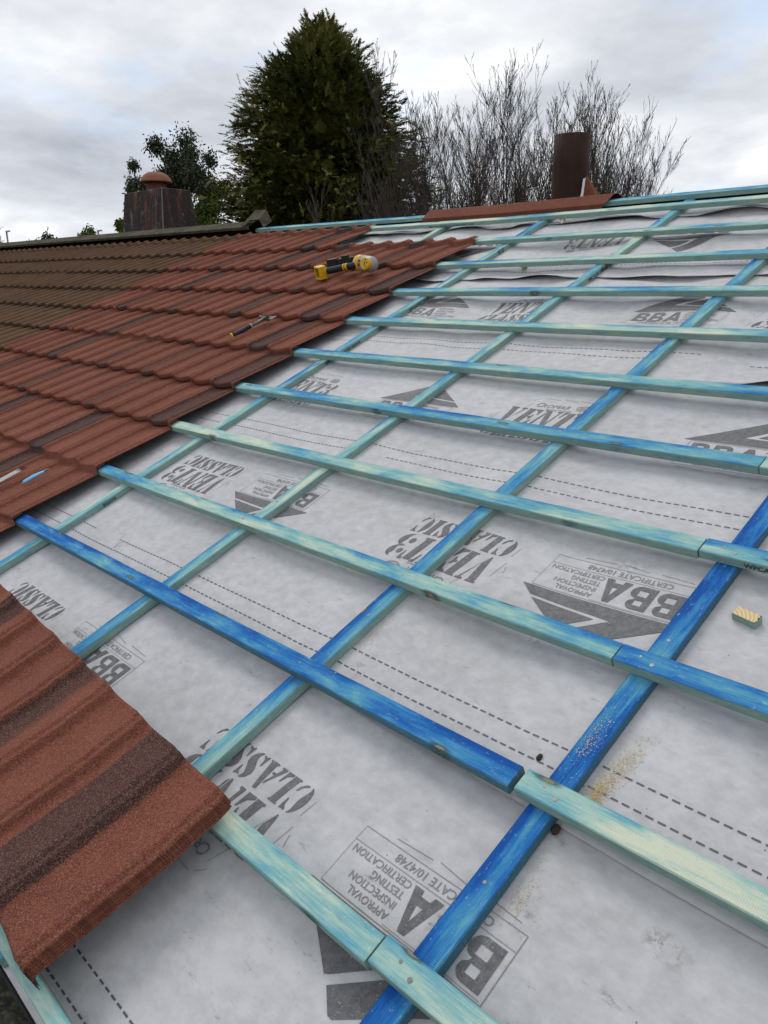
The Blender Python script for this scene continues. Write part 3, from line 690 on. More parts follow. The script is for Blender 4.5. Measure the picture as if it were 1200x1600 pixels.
# small brown triangular flashing with a torn white sealant strip
d = Vector((.832, .555, 0)); f_ = Vector((.555, -.832, 0))
o0 = Vector((0, 0, .33)) + d * .075 + f_ * .085
pts = [o0 + d * (-.005), o0 + d * .10 + Vector((0, 0, .02)), o0 + d * .018 + Vector((0, 0, .16)), o0 + d * .16 - f_ * .12 + Vector((0, 0, .0)), o0 + d * .03 - f_ * .05 + Vector((0, 0, .165))]
b2.add(pts, [(0, 1, 2), (1, 3, 4, 2)]); o = b2.build('flashing', M['tile'], fp); o.modifiers.new('t', 'SOLIDIFY').thickness = .003
b3 = MB(); e = f_ * .012
b3.add([o0 + d * -.022 + e, o0 + d * .006 + e, o0 + d * .012 + e + Vector((0, 0, .07)), o0 + d * .018 + e + Vector((0, 0, .15)), o0 + d * .004 + e + Vector((0, 0, .145)), o0 + d * -.004 + e + Vector((0, 0, .06))], [(0, 1, 2, 5), (5, 2, 3, 4)])
o = b3.build('sealant_strip', M['white'], fp); o.modifiers.new('t', 'SOLIDIFY').thickness = .003
tag(fp, 'dark brown open-topped round flue pipe standing behind the new ridge cap', 'flue pipe')

# ---------------------------------------------------------------- chimney
def mat_chim():
    t = NT('stained_cladding'); c = t.coord(); st = t.noise(t.mapping(c, (9, 9, 1.2)), 1., 5, .6); gr = t.noise(t.mapping(c, (5, 5, 2.2), (2.3, 0, 0)), 1.6, 6, .7)
    col = t.ramp(st, [(.33, (.018, .017, .018)), (.50, (.034, .023, .022)), (.57, (.070, .031, .024)), (.64, (.15, .045, .032)), (.78, (.075, .055, .038))])
    z = t.n('ShaderNodeSeparateXYZ', i_0=c).outputs[2]
    col = t.mix(t.math('MULTIPLY', t.rng(gr, .55, .64, 0, .7), t.rng(z, .1, .8, .3, 1.)), col, (.17, .175, .165)); fl = t.noise(c, 55., 4, .7); col = t.mix(t.rng(fl, .60, .68, 0, .6), col, (.25, .25, .23))
    return t.out(col, .8, t.bump(gr, .3, .004), spec=.2)
M['chim'] = mat_chim(); M['pot'] = simple('terracotta_pot', (.21, .080, .048), .85, 14, .45); M['potdark'] = simple('pot_neck', (.12, .035, .022), .8, 14, .3)
Dc = 11.0
def dirpx(x, y):   # direction (unit horizontal length) through a picture point, used only to set out distant things on the ground
    R = ((0.6925428, -0.19335125, 0.69498185), (0.7213633, 0.19151095, -0.66555131), (-0.00441146, 0.96225717, 0.27210602)); a, b_ = (x - 600) / 1222.03, (800 - y) / 1222.03
    d = Vector([r[0] * a + r[1] * b_ - r[2] for r in R]); return d / math.hypot(d.x, d.y)
def at(x, y, D): return CAM + dirpx(x, y) * D
pb = at(250, 362, Dc); pt = at(250, 300, Dc); ch = empty('chimney', Matrix.Translation((pb.x, pb.y, pb.z - .45)) @ Matrix.Rotation(math.radians(3), 4, 'Z'))
H = pt.z - pb.z + .45; b = MB(); yaw = 0
lo, hi = (.37, .37), (.285, .285)
kz = H / (H - .45)
vs = []
for z, (a_, c_) in ((0, (.53, .30)), (H, (.445, .205))):
    for sx, sy in ((-1, -1), (1, -1), (1, 1), (-1, 1)): vs.append((sx * a_, sy * c_, z))
b.add(vs, [(0, 1, 5, 4), (1, 2, 6, 5), (2, 3, 7, 6), (3, 0, 4, 7), (4, 5, 6, 7)]); o = b.build('cladding', M['chim'], ch); bv = o.modifiers.new('b', 'BEVEL'); bv.width = .012; bv.segments = 2
b = MB(); b.tube([(.531, -.301, 0), (.445, -.205, H)], .007, 6); b.build('corner_seam', simple('lead', (.16, .15, .14), .7), ch)
b = MB(); b.tube([(0, 0, H - .01), (0, 0, H + .02), (0, 0, H + .14)], [.14, .125, .112], 28); b.build('pot_neck', M['potdark'], ch, None, True)
pr = [(.0, .235), (.05, .233), (.10, .222), (.145, .196), (.175, .163), (.196, .122), (.200, .110), (.19, .106), (.10, .108)]
b = MB(); vs = []; fs = []
for k in range(32):
    a = 2 * PI * k / 32
    for rr, z in pr: vs.append((rr * math.cos(a), rr * math.sin(a), H + z))
for k in range(32):
    for q in range(len(pr) - 1): a = k * len(pr) + q; c_ = ((k + 1) % 32) * len(pr) + q; fs.append((a, c_, c_ + 1, a + 1))
mesh_obj('pot_hood', vs, fs, M['pot'], ch, None, True)
tag(ch, 'tapered stained chimney with a terracotta mushroom hood behind the old ridge', 'chimney')

# ---------------------------------------------------------------- things lying about
def rp(px, py, h):   # roof coordinates are hard-set below; kept for reference of scale
    return None
# nail gun, in local metres: built in roof frame around its resting point
gm = RM @ Matrix.Translation((-1.95, 2.832, .066 + lift(-1.98)))
gun = empty('nail_gun', gm)
def GV(u, v, h): return Vector((u + 1.98, v - 2.845, h - .066))
# motor body: stubby cylinder whose axis lies across the slope
ax0, ax1 = GV(-2.020, 2.850, .120), GV(-1.850, 2.812, .117)
dv = (ax1 - ax0).normalized()
b = MB(); b.tube([ax0 + dv * .035, ax0 + dv * .06, ax0 + dv * .13, ax0 + dv * .155, ax0 + dv * .172], [.042, .046, .046, .038, .016], 24); b.build('motor_body', M['grey_plastic'], gun, None, True)
b = MB(); b.tube([ax0 - dv * .012, ax0 + dv * .0, ax0 + dv * .060], [.036, .046, .0475], 20); b.build('nose_housing', M['yellow_plastic'], gun, None, True)
# round yellow side cap facing down the slope toward the camera, with screw holes
tocam = (Vector((1.59, -.21, 1.215)) - Vector((-1.92, 2.83, .12))).normalized(); side = (tocam - dv * tocam.dot(dv)).normalized()
cc = ax0 + dv * .128; side = (side + dv * .35).normalized()
b = MB(); b.tube([cc + side * .030, cc + side * .054, cc + side * .057], [.034, .034, .030], 20); cap = b.build('round_cap', M['yellow_plastic'], gun, None, False)
perp = dv; up2 = side.cross(perp).normalized()
b = MB()
for k in range(6):
    a = k * PI / 3 + .3; p = cc + side * .0565 + (perp * math.cos(a) + up2 * math.sin(a)) * .023; b.tube([p, p + side * .0012], .0035, 8)
b.tube([cc + side * .057 + up2 * -.012, cc + side * .0585 + up2 * .012], .002, 6); o = b.build('screw_holes', M['black_rubber'], None); o.parent = cap
b = MB()
for k in range(4): q = ax0 + dv * (.045 + .007 * k) + side * .0475; b.tube([q + up2 * -.016, q + up2 * .016], .0017, 6)
b.build('vent_slots', M['black_rubber'], gun)
hA, hB = ax0 + dv * .055 - up2 * 0 + side * .012, GV(-2.265, 2.762, .105)
hd = (hB - hA)
b = MB(); b.tube([hA, hA + hd * .25, hA + hd * .6, hA + hd * .92, hB], [.026, .0185, .020, .019, .023], 16); grip = b.build('handle', M['black_rubber'], gun, None, True)
b = MB()
for k, (t0, t1) in enumerate(((.35, .40), (.42, .455), (.86, .90))): b.tube([hA + hd * t0, hA + hd * t1], .0212, 16, cap=False)
b.build('yellow_bands', M['yellow_plastic'], gun)
hn = hd.normalized(); s1 = hn.cross(Vector((0, 0, 1))).normalized(); s2 = hn.cross(s1).normalized()
hn = (hn + tocam * .9 + Vector((0, -.2, 0))).normalized(); s1 = hn.cross(Vector((0, 0, 1))).normalized(); s2 = hn.cross(s1).normalized()
MF = Matrix((( *[s1.x, s2.x, hn.x], hB.x), (*[s1.y, s2.y, hn.y], hB.y), (*[s1.z, s2.z, hn.z], hB.z), (0, 0, 0, 1)))
b = MB()
for (x_0, x_1, y_0, y_1) in ((-.034, .034, -.038, -.028), (-.034, .034, .028, .038), (-.034, -.026, -.0279, .0279), (.026, .034, -.0279, .0279)): b.box((x_0, y_0, -.006), (x_1, y_1, .040), MF)
b.box((-.034, -.038, -.012), (.034, .038, -.0062), MF); ft = b.build('battery_foot', M['yellow_plastic'], gun); bv = ft.modifiers.new('b', 'BEVEL'); bv.width = .003; bv.segments = 2
b = MB(); b.box((-.016, -.022, -.006), (.016, .022, .026), MF); b.box((-.022, -.004, .0), (-.017, .004, .030), MF); o = b.build('battery_terminal', M['black_rubber'], None); o.parent = ft
mA, mB = ax0 + dv * .01 + Vector((0, .02, .018)), GV(-2.375, 2.915, .100)
mdv = (mB - mA); mn = mdv.normalized(); q1 = mn.cross(Vector((0, 0, 1))).normalized(); q2 = q1.cross(mn)
MF2 = Matrix(((mn.x, q1.x, q2.x, mA.x), (mn.y, q1.y, q2.y, mA.y), (mn.z, q1.z, q2.z, mA.z), (0, 0, 0, 1))); L = mdv.length
b = MB(); b.box((0, -.011, -.020), (L * .93, .011, .020), MF2); b.box((L * .70, -.015, -.026), (L, .015, .026), MF2); b.box((L * .35, -.007, .021), (L * .55, .007, .034), MF2); b.box((L * .05, -.013, -.010), (L * .68, -.0112, .006), MF2)
o = b.build('magazine', M['black_rubber'], gun); bv = o.modifiers.new('b', 'BEVEL'); bv.width = .003; bv.segments = 2
tag(gun, 'yellow, grey and black cordless nail gun without battery lying on the red tiles', 'nail gun')
# hammer / hatchet
hm_ = RM @ Matrix.Translation((-2.105, 1.938, .078 + lift(-2.1))) ; ham = empty('roofing_hammer', hm_)
def HV(u, v, h): return Vector((u + 2.105, v - 1.938, h - .078))
a0, a1 = HV(-2.105, 1.918, .076), HV(-2.062, 2.135, .084)
dd = a1 - a0
b = MB(); b.tube([a0 + dd * .02, a0 + dd * .1, a0 + dd * .55], [.0145, .0135, .0125], 14); b.build('grip', M['black_rubber'], ham, None, True)
b = MB(); b.tube([a0 - dd * .012, a0 + dd * .022], [.0165, .0165], 14); b.build('butt_cap', M['yellow_plastic'], ham)
b = MB(); b.tube([a0 + dd * .55, a0 + dd * .575], .0135, 12); b.build('collar', simple('pale_collar', (.45, .42, .34), .6), ham)
b = MB(); b.tube([a0 + dd * .575, a0 + dd * 1.0], [.0085, .0095], 10); b.build('shaft', simple('tool_steel', (.17, .165, .15), .5, 60, .3, 0, .5), ham, None, True)
b = MB(); hd0 = a0 + dd * .97; b.tube([hd0 + Vector((-.055, .012, 0)), hd0 + Vector((-.035, .010, 0)), hd0 + Vector((.03, .0, .002)), hd0 + Vector((.035, -.003, .002))], [.013, .010, .011, .015], 12); 
b.add([hd0 + Vector(p) for p in ((.02, -.008, .006), (.02, .02, .006), (.075, .035, .002), (.082, -.012, .002), (.02, -.008, -.004), (.02, .02, -.004), (.075, .035, 0), (.082, -.012, 0))], [(0, 3, 2, 1), (4, 5, 6, 7), (0, 1, 5, 4), (1, 2, 6, 5), (2, 3, 7, 6), (3, 0, 4, 7)])
b.build('head', simple('rusty_head', (.09, .08, .07), .6, 80, .4, 0, .4), ham)
tag(ham, 'roofing hammer with a black grip and yellow butt lying on the red tiles', 'hammer')
# blue utility knife
def knife_h(u): return .066
ku0, ku1 = (-1.785, .524), (-1.770, .622)
M['blue'] = simple('pale_blue_plastic', (.16, .42, .66), .45, 40, .12)
kn = empty('utility_knife', RM @ Matrix.Translation((ku0[0], ku0[1], .0635 + lift(-1.78))) @ Matrix.Rotation(math.atan2(ku1[1] - ku0[1], ku1[0] - ku0[0]), 4, 'Z'))
b = MB(); b.tube([(0, 0, .006), (.012, .0015, .007), (.05, .003, .008), (.085, .001, .008), (.10, 0, .008)], [.007, .0115, .0135, .010, .007], 14, sq=.6); b.build('handle', M['blue'], kn, None, True)
b = MB(); b.box((.1002, -.007, .004), (.114, .006, .012)); b.box((.113, -.004, .007), (.121, .003, .0085)); b.build('nose', M['steel'], kn)
b = MB(); b.tube([(.002, 0, .011), (.005, 0, .0125)], .0025, 8); b.build('end_screw', M['black_rubber'], kn)
tag(kn, 'pale blue utility knife lying on the lowest red tiles', 'knife')
# strip of collated nails
M['strip'] = simple('silver_nail', (.52, .52, .50), .35, 80, .2, 0, .5); M['paper'] = simple('dark_red_head', (.09, .012, .02), .7, 100, .3)
ns = empty('nail_strip', RM @ Matrix.Translation((-1.945, .55, .068 + lift(-1.94))) @ Matrix.Rotation(math.radians(86), 4, 'Z'))
for k in range(7):
    y = -.018 + k * .0062; xo = -.008 * (k % 3)
    b = MB(); b.tube([(-.13 + xo, y, .004), (.03 + xo, y, .004)], .0021, 8); q = b.build('nail', M['strip'], ns)
    b = MB(); b.tube([(.0305 + xo, y, .004), (.056 + xo, y * 1.1, .004)], [.0024, .0016], 8); hd_ = b.build('tip', M['paper'], None); hd_.parent = q
tag(ns, 'strip of silver collated nails with dark red tips at the left edge on the tiles', 'nails')
pc = empty('pencil', RM @ Matrix.Translation((-1.885, .415, .066 + lift(-1.88))) @ Matrix.Rotation(math.radians(82), 4, 'Z'))
b = MB(); b.tube([(-.10, 0, .004), (.035, 0, .004)], .0045, 6); b.build('body', M['paper'], pc); b = MB(); b.tube([(.0352, 0, .004), (.058, 0, .004)], [.0045, .001], 6); b.build('tip', simple('pencil_red', (.28, .03, .05), .6), pc)
b = MB(); b.box((-.02, -.0045, .0062), (.03, .0045, .0088)); b.build('white_label', M['white'], pc)
tag(pc, 'dark red marking pencil with a white band, cut by the left edge of the picture', 'pencil')
# wood offcut with end grain up
t = NT('end_grain'); c = t.coord(); wv = t.n('ShaderNodeTexWave', wave_type='RINGS', rings_direction='Z', i_Vector=t.mapping(c, (1, 1, 0), (.012, .02, 0)), i_Scale=42., i_Distortion=1.2, i_Detail=2., i_Detail_Scale=2.).outputs['Fac']; n_ = t.noise(c, 400., 3)
M['endgrain'] = t.out(t.mix(t.rng(wv, .2, .9, 0, .6), (.66, .52, .29), (.46, .30, .14)), .8, t.bump(n_, .4, .001))
oc = empty('wood_offcut', RM @ Matrix.Translation((1.0, .985, hm(1, 1.02, .98) + .0005)) @ Matrix.Rotation(math.radians(-12), 4, 'Z'))
b = MB(); b.add([(0, 0, 0), (.052, 0, 0), (.052, .025, 0), (0, .025, 0), (0, 0, .018), (.052, 0, .018), (.052, .025, .018), (0, .025, .018)], [(0, 3, 2, 1), (0, 1, 5, 4), (1, 2, 6, 5), (2, 3, 7, 6), (3, 0, 4, 7)]); s_ = b.build('dyed_sides', M['timber'], oc); s_['tone'] = .45
b = MB(); b.add([(0, 0, .0181), (.0, .0250, .0181), (.046, .0250, .0182), (.052, .020, .0182), (.049, .015, .0182), (.053, .009, .0182), (.050, .0, .0182)], [(0, 6, 5, 4, 3, 2, 1)]); b.build('end_grain_face', M['endgrain'], oc)
tag(oc, 'small pale wood offcut with end grain up and teal sides on the membrane at right', 'wood offcut')
def crumb(u, v, h, r, label, mat, name='mortar_crumb', g=None):
    bm = bmesh.new(); bmesh.ops.create_icosphere(bm, subdivisions=2, radius=r)
    for v_ in bm.verts: v_.co *= 1 + 1.1 * noise.noise(v_.co * 90 + Vector((u, v, 0))); v_.co.z *= .7
    me = bpy.data.meshes.new(name); bm.to_mesh(me); bm.free(); me.materials.append(mat); o = bpy.data.objects.new(name, me); COL.objects.link(o); o.matrix_world = RM @ Matrix.Translation((u, v, h)); tag(o, label, 'crumb', g)
M['pale'] = simple('pale_mortar', (.62, .58, .48), .9, 60, .2)
crumb(-1.165, 3.70, hm(4, -1.18, 3.70) + .012, .019, 'pale mortar crumb lying just under the top batten', M['pale']); crumb(-.955, 3.01, hm(3, -.955, 3.01) + .01, .016, 'pale grey crumb lying on the membrane below the ninth batten', M['pale'])
crumb(.967, .374, 0.004, .008, 'black dirt crumb beside the deep blue counter batten, below the pale batten', M['rust'], 'dirt_crumb'); crumb(.855, .487, 0.002, .006, 'black dirt crumb on the dashed lines left of the deep blue counter batten', M['rust'], 'dirt_crumb')
# sawdust
def dust(cl, name, label):
    b = MB(); rnd = random.Random(len(name) + len(label))
    for (u, v, su, sv, n, hf) in cl:
        for _ in range(n):
            a = rnd.gauss(u, su); c_ = rnd.gauss(v, sv); h = hf(a, c_) + .0008; 
            if h is None: continue
            s = rnd.uniform(.0006, .0018); an = rnd.uniform(0, PI); e1 = Vector((math.cos(an), math.sin(an), rnd.uniform(-.4, .4))) * s; e2 = Vector((-math.sin(an), math.cos(an), rnd.uniform(-.4, .4))) * s * .5
            p = Vector((a, c_, h + rnd.uniform(0, .0012))); b.add([p - e1, p + e2, p + e1, p - e2 + Vector((0, 0, s * .4))], [(0, 1, 2, 3)])
    o = b.build('sawdust', M['sawdust'], None, RM); tag(o, label, 'sawdust', None, 'stuff')
hm1 = lambda a, b_: max(hm(1, a, b_), .026 if .908 < a < .956 else -1); hm0 = lambda a, b_: hm(0, a, b_)
dust([(.984, .470, .009, .020, 900, hm1), (.988, .500, .010, .03, 420, hm1), (.997, .550, .010, .03, 420, hm1), (1.005, .60, .014, .03, 90, hm1), (.93, .56, .010, .04, 260, hm1)], 'a', 'yellow sawdust spilled beside and on the deep blue counter batten')
dust([(.292, .585, .010, .016, 130, hm1), (.30, .54, .014, .02, 90, hm1), (.29, .30, .01, .04, 60, hm1)], 'b', 'small sawdust spill at the mid blue counter batten by the dashed lines')
dust([(.985, .24, .011, .02, 170, hm0), (.975, .31, .008, .03, 60, hm0), (.99, .19, .03, .03, 60, hm0)], 'c', 'sawdust grains beside the round knot of the deep blue counter batten')
dust([(.30, 1.02, .012, .02, 90, hm1), (.31, 1.25, .02, .04, 70, hm1), (.0, .7, .4, .3, 160, hm1), (.6, .75, .3, .3, 120, hm1), (.6, .05, .3, .15, 100, hm0)], 'dd', 'scattered pale wood specks over the lettered membrane')

# ---------------------------------------------------------------- ground and planting
t = NT('rough_grass'); c = t.coord(); n1 = t.noise(c, .5, 5); n2 = t.noise(c, 12., 5)
M['grass'] = t.out(t.mix(t.rng(n1, .35, .65), (.035, .055, .016), (.07, .085, .03)), .95, t.bump(n2, .6, .05))
o = mesh_obj('ground', [(-900, -900, 0), (900, -900, 0), (900, 900, 0), (-900, 900, 0)], [(0, 1, 2, 3)], M['grass']); tag(o, kind='structure')
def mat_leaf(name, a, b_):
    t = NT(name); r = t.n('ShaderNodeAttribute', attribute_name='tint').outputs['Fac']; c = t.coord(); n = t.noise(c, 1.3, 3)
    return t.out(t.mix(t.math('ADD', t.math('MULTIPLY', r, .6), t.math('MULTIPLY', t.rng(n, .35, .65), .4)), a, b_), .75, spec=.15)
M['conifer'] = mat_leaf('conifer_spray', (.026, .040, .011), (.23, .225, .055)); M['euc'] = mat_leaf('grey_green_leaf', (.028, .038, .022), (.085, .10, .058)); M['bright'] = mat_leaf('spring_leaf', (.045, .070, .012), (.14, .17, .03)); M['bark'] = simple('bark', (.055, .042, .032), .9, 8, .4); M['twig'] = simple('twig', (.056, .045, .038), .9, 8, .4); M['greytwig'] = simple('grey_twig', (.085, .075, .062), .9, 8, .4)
def tri_mesh(name, V, F, tint, mat, parent):
    me = bpy.data.meshes.new(name); me.from_pydata(V, [], F); me.update(); me.materials.append(mat); at_ = me.attributes.new('tint', 'FLOAT', 'FACE'); at_.data.foreach_set('value', tint)
    o = bpy.data.objects.new(name, me); COL.objects.link(o); o.parent = parent; return o
def conifer(pos, top, prof, nspray, label, sl=.27, seed=1):
    rnd = random.Random(seed); root = empty('conifer_tree', Matrix.Translation(pos)); Hh = top - pos[2]
    b = MB(); b.tube([(0, 0, 0), (.03, .02, Hh * .5), (0, 0, Hh * .97)], [.26, .15, .02], 9); b.build('trunk', M['bark'], root, None, True)
    def R(z):
        d = Hh - z
        for (a, ra), (c_, rc) in zip(prof, prof[1:]):
            if a <= d <= c_: return ra + (rc - ra) * (d - a) / (c_ - a)
        return prof[-1][1]
    V = []; F = []; T = []
    def spray(p, d, L, tint, wd=.5):
        d = d.normalized(); s = d.cross(Vector((0, 0, 1))); s = s.normalized() if s.length > .01 else Vector((1, 0, 0)); s = (s + Vector((rnd.uniform(-.5, .5), rnd.uniform(-.5, .5), rnd.uniform(-.6, .6)))).normalized()
        n = 8
        for k in range(n):
            t_ = (k + .4) / n; c_ = p + d * (L * t_) + Vector((0, 0, -.10 * L * t_ * t_)); ll = L * wd * (1 - t_ * .75) * rnd.uniform(.7, 1.2)
            for sg in (-1, 1):
                e = (d * .85 + s * sg * .7 + Vector((rnd.uniform(-.3, .3), rnd.uniform(-.3, .3), rnd.uniform(-.35, .3)))).normalized() * ll; w_ = d.cross(e).cross(e).normalized() * (.011 + .009 * rnd.random()) * (2.6 if wd > .7 else 1)
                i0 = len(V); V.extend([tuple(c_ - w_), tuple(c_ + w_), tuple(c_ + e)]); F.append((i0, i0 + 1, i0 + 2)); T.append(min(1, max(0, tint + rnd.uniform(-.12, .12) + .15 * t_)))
        i0 = len(V); w_ = s * .016; V.extend([tuple(p - w_), tuple(p + w_), tuple(p + d * L * 1.12)]); F.append((i0, i0 + 1, i0 + 2)); T.append(tint)
    # main limbs carry clusters of sprays, so clumps and hollows form
    nl = nspray // 22
    for i in range(nl):
        z = Hh - (rnd.random() ** .80) * (Hh - 1.2); az = rnd.uniform(0, 2 * PI)
        lobe = 1 + .34 * noise.noise(Vector((math.cos(az) * 2.4, math.sin(az) * 2.4, z * 1.1))) + rnd.uniform(-.14, .10)
        r = R(z) * lobe; out = Vector((math.cos(az), math.sin(az), 0)); tip = out * r + Vector((0, 0, z)); tint0 = max(0, min(1, .28 + 1.15 * noise.noise(tip * .9 + Vector((seed, 0, 0))) + rnd.uniform(-.1, .1)))
        up = .25 + .9 * smooth(2.5, .0, Hh - z)
        for q in range(22):
            t_ = rnd.random() ** .55; rad = r * (.62 + .38 * t_); p = out * rad + Vector((rnd.gauss(0, .15), rnd.gauss(0, .15), z + (t_ - 1) * .35 * (1.1 - up) + rnd.gauss(0, .11)))
            d = out + Vector((rnd.gauss(0, .45), rnd.gauss(0, .45), up + rnd.gauss(-.1, .35))); spray(p, d, sl * rnd.uniform(.55, 1.1) * (1 if t_ < .9 else 1.25), tint0)
    for i in range(48):      # leaders
        az = rnd.uniform(0, 2 * PI); d_ = rnd.uniform(0, 3.2); rr = R(Hh - d_) * rnd.uniform(.1, 1.02); p = Vector((math.cos(az) * rr, math.sin(az) * rr, Hh - d_ - .1)); L = rnd.uniform(.35, .8) * .8
        for q in range(9): spray(p + Vector((0, 0, L * q / 9)), Vector((rnd.gauss(0, .8), rnd.gauss(0, .8), 1.0)), .26 * (1 - q / 12), .4, .5)
    # dense inner foliage, tinted darker to paint shade inside the crown
    for i in range(nspray // 2):
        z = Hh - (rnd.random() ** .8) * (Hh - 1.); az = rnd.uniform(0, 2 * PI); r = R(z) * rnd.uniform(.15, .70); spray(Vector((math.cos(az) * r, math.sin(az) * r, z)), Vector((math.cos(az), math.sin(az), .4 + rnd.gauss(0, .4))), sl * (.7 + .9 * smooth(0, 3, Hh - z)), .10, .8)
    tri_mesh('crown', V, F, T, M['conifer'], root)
    return tag(root, label, 'tree')
D = 20.; cdir = dirpx(508, 345); cpos = CAM + cdir * D; ctop = CAM.z + dirpx(512, 44).z * D
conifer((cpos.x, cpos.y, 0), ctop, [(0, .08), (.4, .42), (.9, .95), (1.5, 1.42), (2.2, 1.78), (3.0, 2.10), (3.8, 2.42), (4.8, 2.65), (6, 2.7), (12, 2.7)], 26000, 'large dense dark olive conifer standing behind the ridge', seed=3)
# bare trees
def bare_tree(x, D, ytop, nst, spread, label, lean=0., mat='twig', seed=0, dens=1., group='bare trees behind the ridge', cat='tree', name='bare_tree', rad=.042):
    rnd = random.Random(seed); g0 = at(x, 400, D); root = empty(name, Matrix.Translation((g0.x, g0.y, 0))); Hh = (CAM.z + dirpx(x, ytop).z * D) * .97
    lat = Vector((.721, .693, 0)); dep = Vector((-.693, .721, 0)); bt = MB(); bw = MB()
    def grow(b, p, d, L, r, lvl):
        n = 6 if lvl < 2 else 4; pts = [p]; rr = [r]; q = p.copy(); dd = d.copy()
        for k in range(n):
            dd = (dd + Vector((rnd.gauss(0, .10), rnd.gauss(0, .10), .03 + (.07 if lvl else 0)))).normalized(); q = q + dd * (L / n); pts.append(q.copy()); rr.append(max(.0024, r * (1 - .86 * (k + 1) / n)))
        b.tube(pts, rr, 4 if lvl < 1 else 3, cap=False)
        if lvl < 3:
            nb = int({0: 25, 1: 10, 2: 3}[lvl] * dens + rnd.random())
            for k in range(nb):
                t_ = rnd.uniform(.30 if lvl == 0 else .15, .97); i = min(n - 1, int(t_ * n)); pp = pts[i].lerp(pts[i + 1], t_ * n - i); az = rnd.uniform(0, 2 * PI); sd = Vector((math.cos(az), math.sin(az), 0)); base_d = (pts[i + 1] - pts[i]).normalized()
                ang = rnd.uniform(.30, .75); nd = (base_d * math.cos(ang) + sd * math.sin(ang)).normalized(); nd = (nd + Vector((0, 0, .18))).normalized()
                grow(bw, pp, nd, L * rnd.uniform(.30, .58) * (1.15 - .90 * t_), max(.003, rr[i] * .5), lvl + 1)
    for s in range(nst):
        a = (s + .5) / nst * 2 - 1; d = (lat * (a * spread + lean + rnd.gauss(0, .04)) + dep * rnd.gauss(0, .12) + Vector((0, 0, 1))).normalized()
        L = Hh * rnd.uniform(.84, 1.03) * (1 - .10 * abs(a)); grow(bt, lat * a * .12 + dep * rnd.gauss(0, .08), d, L / max(.75, d.z), rad * rnd.uniform(.7, 1.1), 0)
    bt.build('trunk', M[mat], root); bw.build('twigs', M[mat], root); return tag(root, label, cat, group)
bare_tree(704, 15., 140, 7, .14, 'bare many-stemmed tree beside the right flank of the conifer', -.02, seed=11)
bare_tree(748, 15.5, 84, 8, .16, 'tallest bare tree, above the left end of the new ridge cap', 0, seed=12)
bare_tree(810, 14.5, 105, 8, .16, 'bare tree with upright stems just left of the flue pipe', .02, seed=13)
bare_tree(866, 15.5, 122, 8, .16, 'bare tree standing directly behind the flue pipe', .04, seed=14)
bare_tree(908, 15., 172, 8, .15, 'bare tree leaning out just to the right of the flue pipe', .01, seed=15)
bare_tree(946, 15.5, 208, 7, .15, 'low bare tree, second to the right of the flue pipe', .02, seed=19, rad=.04)
bare_tree(990, 17., 262, 5, .15, 'small faint bare shrub at the right, its tips just over the ridge battens', .03, seed=16, dens=.7, rad=.03)
bare_tree(630, 16., 255, 5, .09, 'grey bare shrub in front of the right side of the conifer', .0, 'greytwig', seed=17, dens=.8, rad=.024)
def leafy(x, D, ytop, wid, label, mat, nl, seed, name='leafy_tree', group=None, clumps=22, lsz=.06, holes=.35, zc=.3, crown_h=None, trunk=True):
    rnd = random.Random(seed); g0 = at(x, 400, D); root = empty(name, Matrix.Translation((g0.x, g0.y, 0))); Hh = CAM.z + dirpx(x, ytop).z * D
    b = MB(); V = []; F = []; T = []; ch_ = crown_h or Hh * .6; cs = []
    for k in range(clumps):
        for _ in range(30):
            p = Vector((rnd.uniform(-1, 1), rnd.uniform(-1, 1), rnd.uniform(-1, 1)))
            if p.length < 1: break
        w_ = 1 - .35 * max(0, p.z); c_ = Vector((p.x * wid * w_, p.y * wid * .8 * w_, Hh - ch_ * .5 + p.z * ch_ * .5)); cs.append((c_, rnd.uniform(.14, .26) * wid * 1.25))
        m = Vector((c_.x * .25, c_.y * .25, c_.z - ch_ * .35)); m.z = max(m.z, Hh * .15)
        b.tube([Vector((0, 0, max(.2, m.z - ch_ * .3))), m, (m + c_) / 2 + Vector((rnd.gauss(0, .06), rnd.gauss(0, .06), .05)), c_], [.05, .035, .02, .008], 5, cap=False)
    b.tube([(0, 0, 0), (.05, 0, Hh * .4), (0, .05, Hh * .8)], [.17, .11, .03], 8); b.build('trunk', M['bark'], root)
    for i in range(nl):
        c_, r = cs[rnd.randrange(len(cs))]; o_ = Vector((rnd.gauss(0, .5), rnd.gauss(0, .5), rnd.gauss(0, .55))) * r; p = c_ + o_; an = rnd.uniform(0, 2 * PI); e = Vector((math.cos(an) * .5, math.sin(an) * .5, rnd.uniform(-1.1, .2))).normalized() * lsz * rnd.uniform(.7, 1.4); w_ = e.cross(Vector((rnd.gauss(0, 1), rnd.gauss(0, 1), rnd.gauss(0, 1)))).normalized() * lsz * .24
        i0 = len(V); V.extend([tuple(p), tuple(p + e * .5 + w_), tuple(p + e), tuple(p + e * .5 - w_)]); F.append((i0, i0 + 1, i0 + 2, i0 + 3)); T.append(max(0, min(1, rnd.random() * .7 + .5 * noise.noise(c_ * 2))))
    tri_mesh('crown', V, F, T, M[mat], root); return tag(root, label, 'tree', group)
leafy(288, 24., 192, 1.15, 'dark grey-green open-crowned tree behind and right of the chimney', 'euc', 15000, 21, clumps=24, crown_h=3.2, lsz=.095)
leafy(222, 23., 245, .55, 'thin dark sapling crown showing left of the chimney hood', 'euc', 2600, 22, clumps=8, crown_h=1.9, lsz=.09)
leafy(325, 22., 232, .72, 'loose grey-green tree between the open-crowned tree and the conifer', 'euc', 4200, 27, clumps=11, crown_h=2.6, lsz=.09)
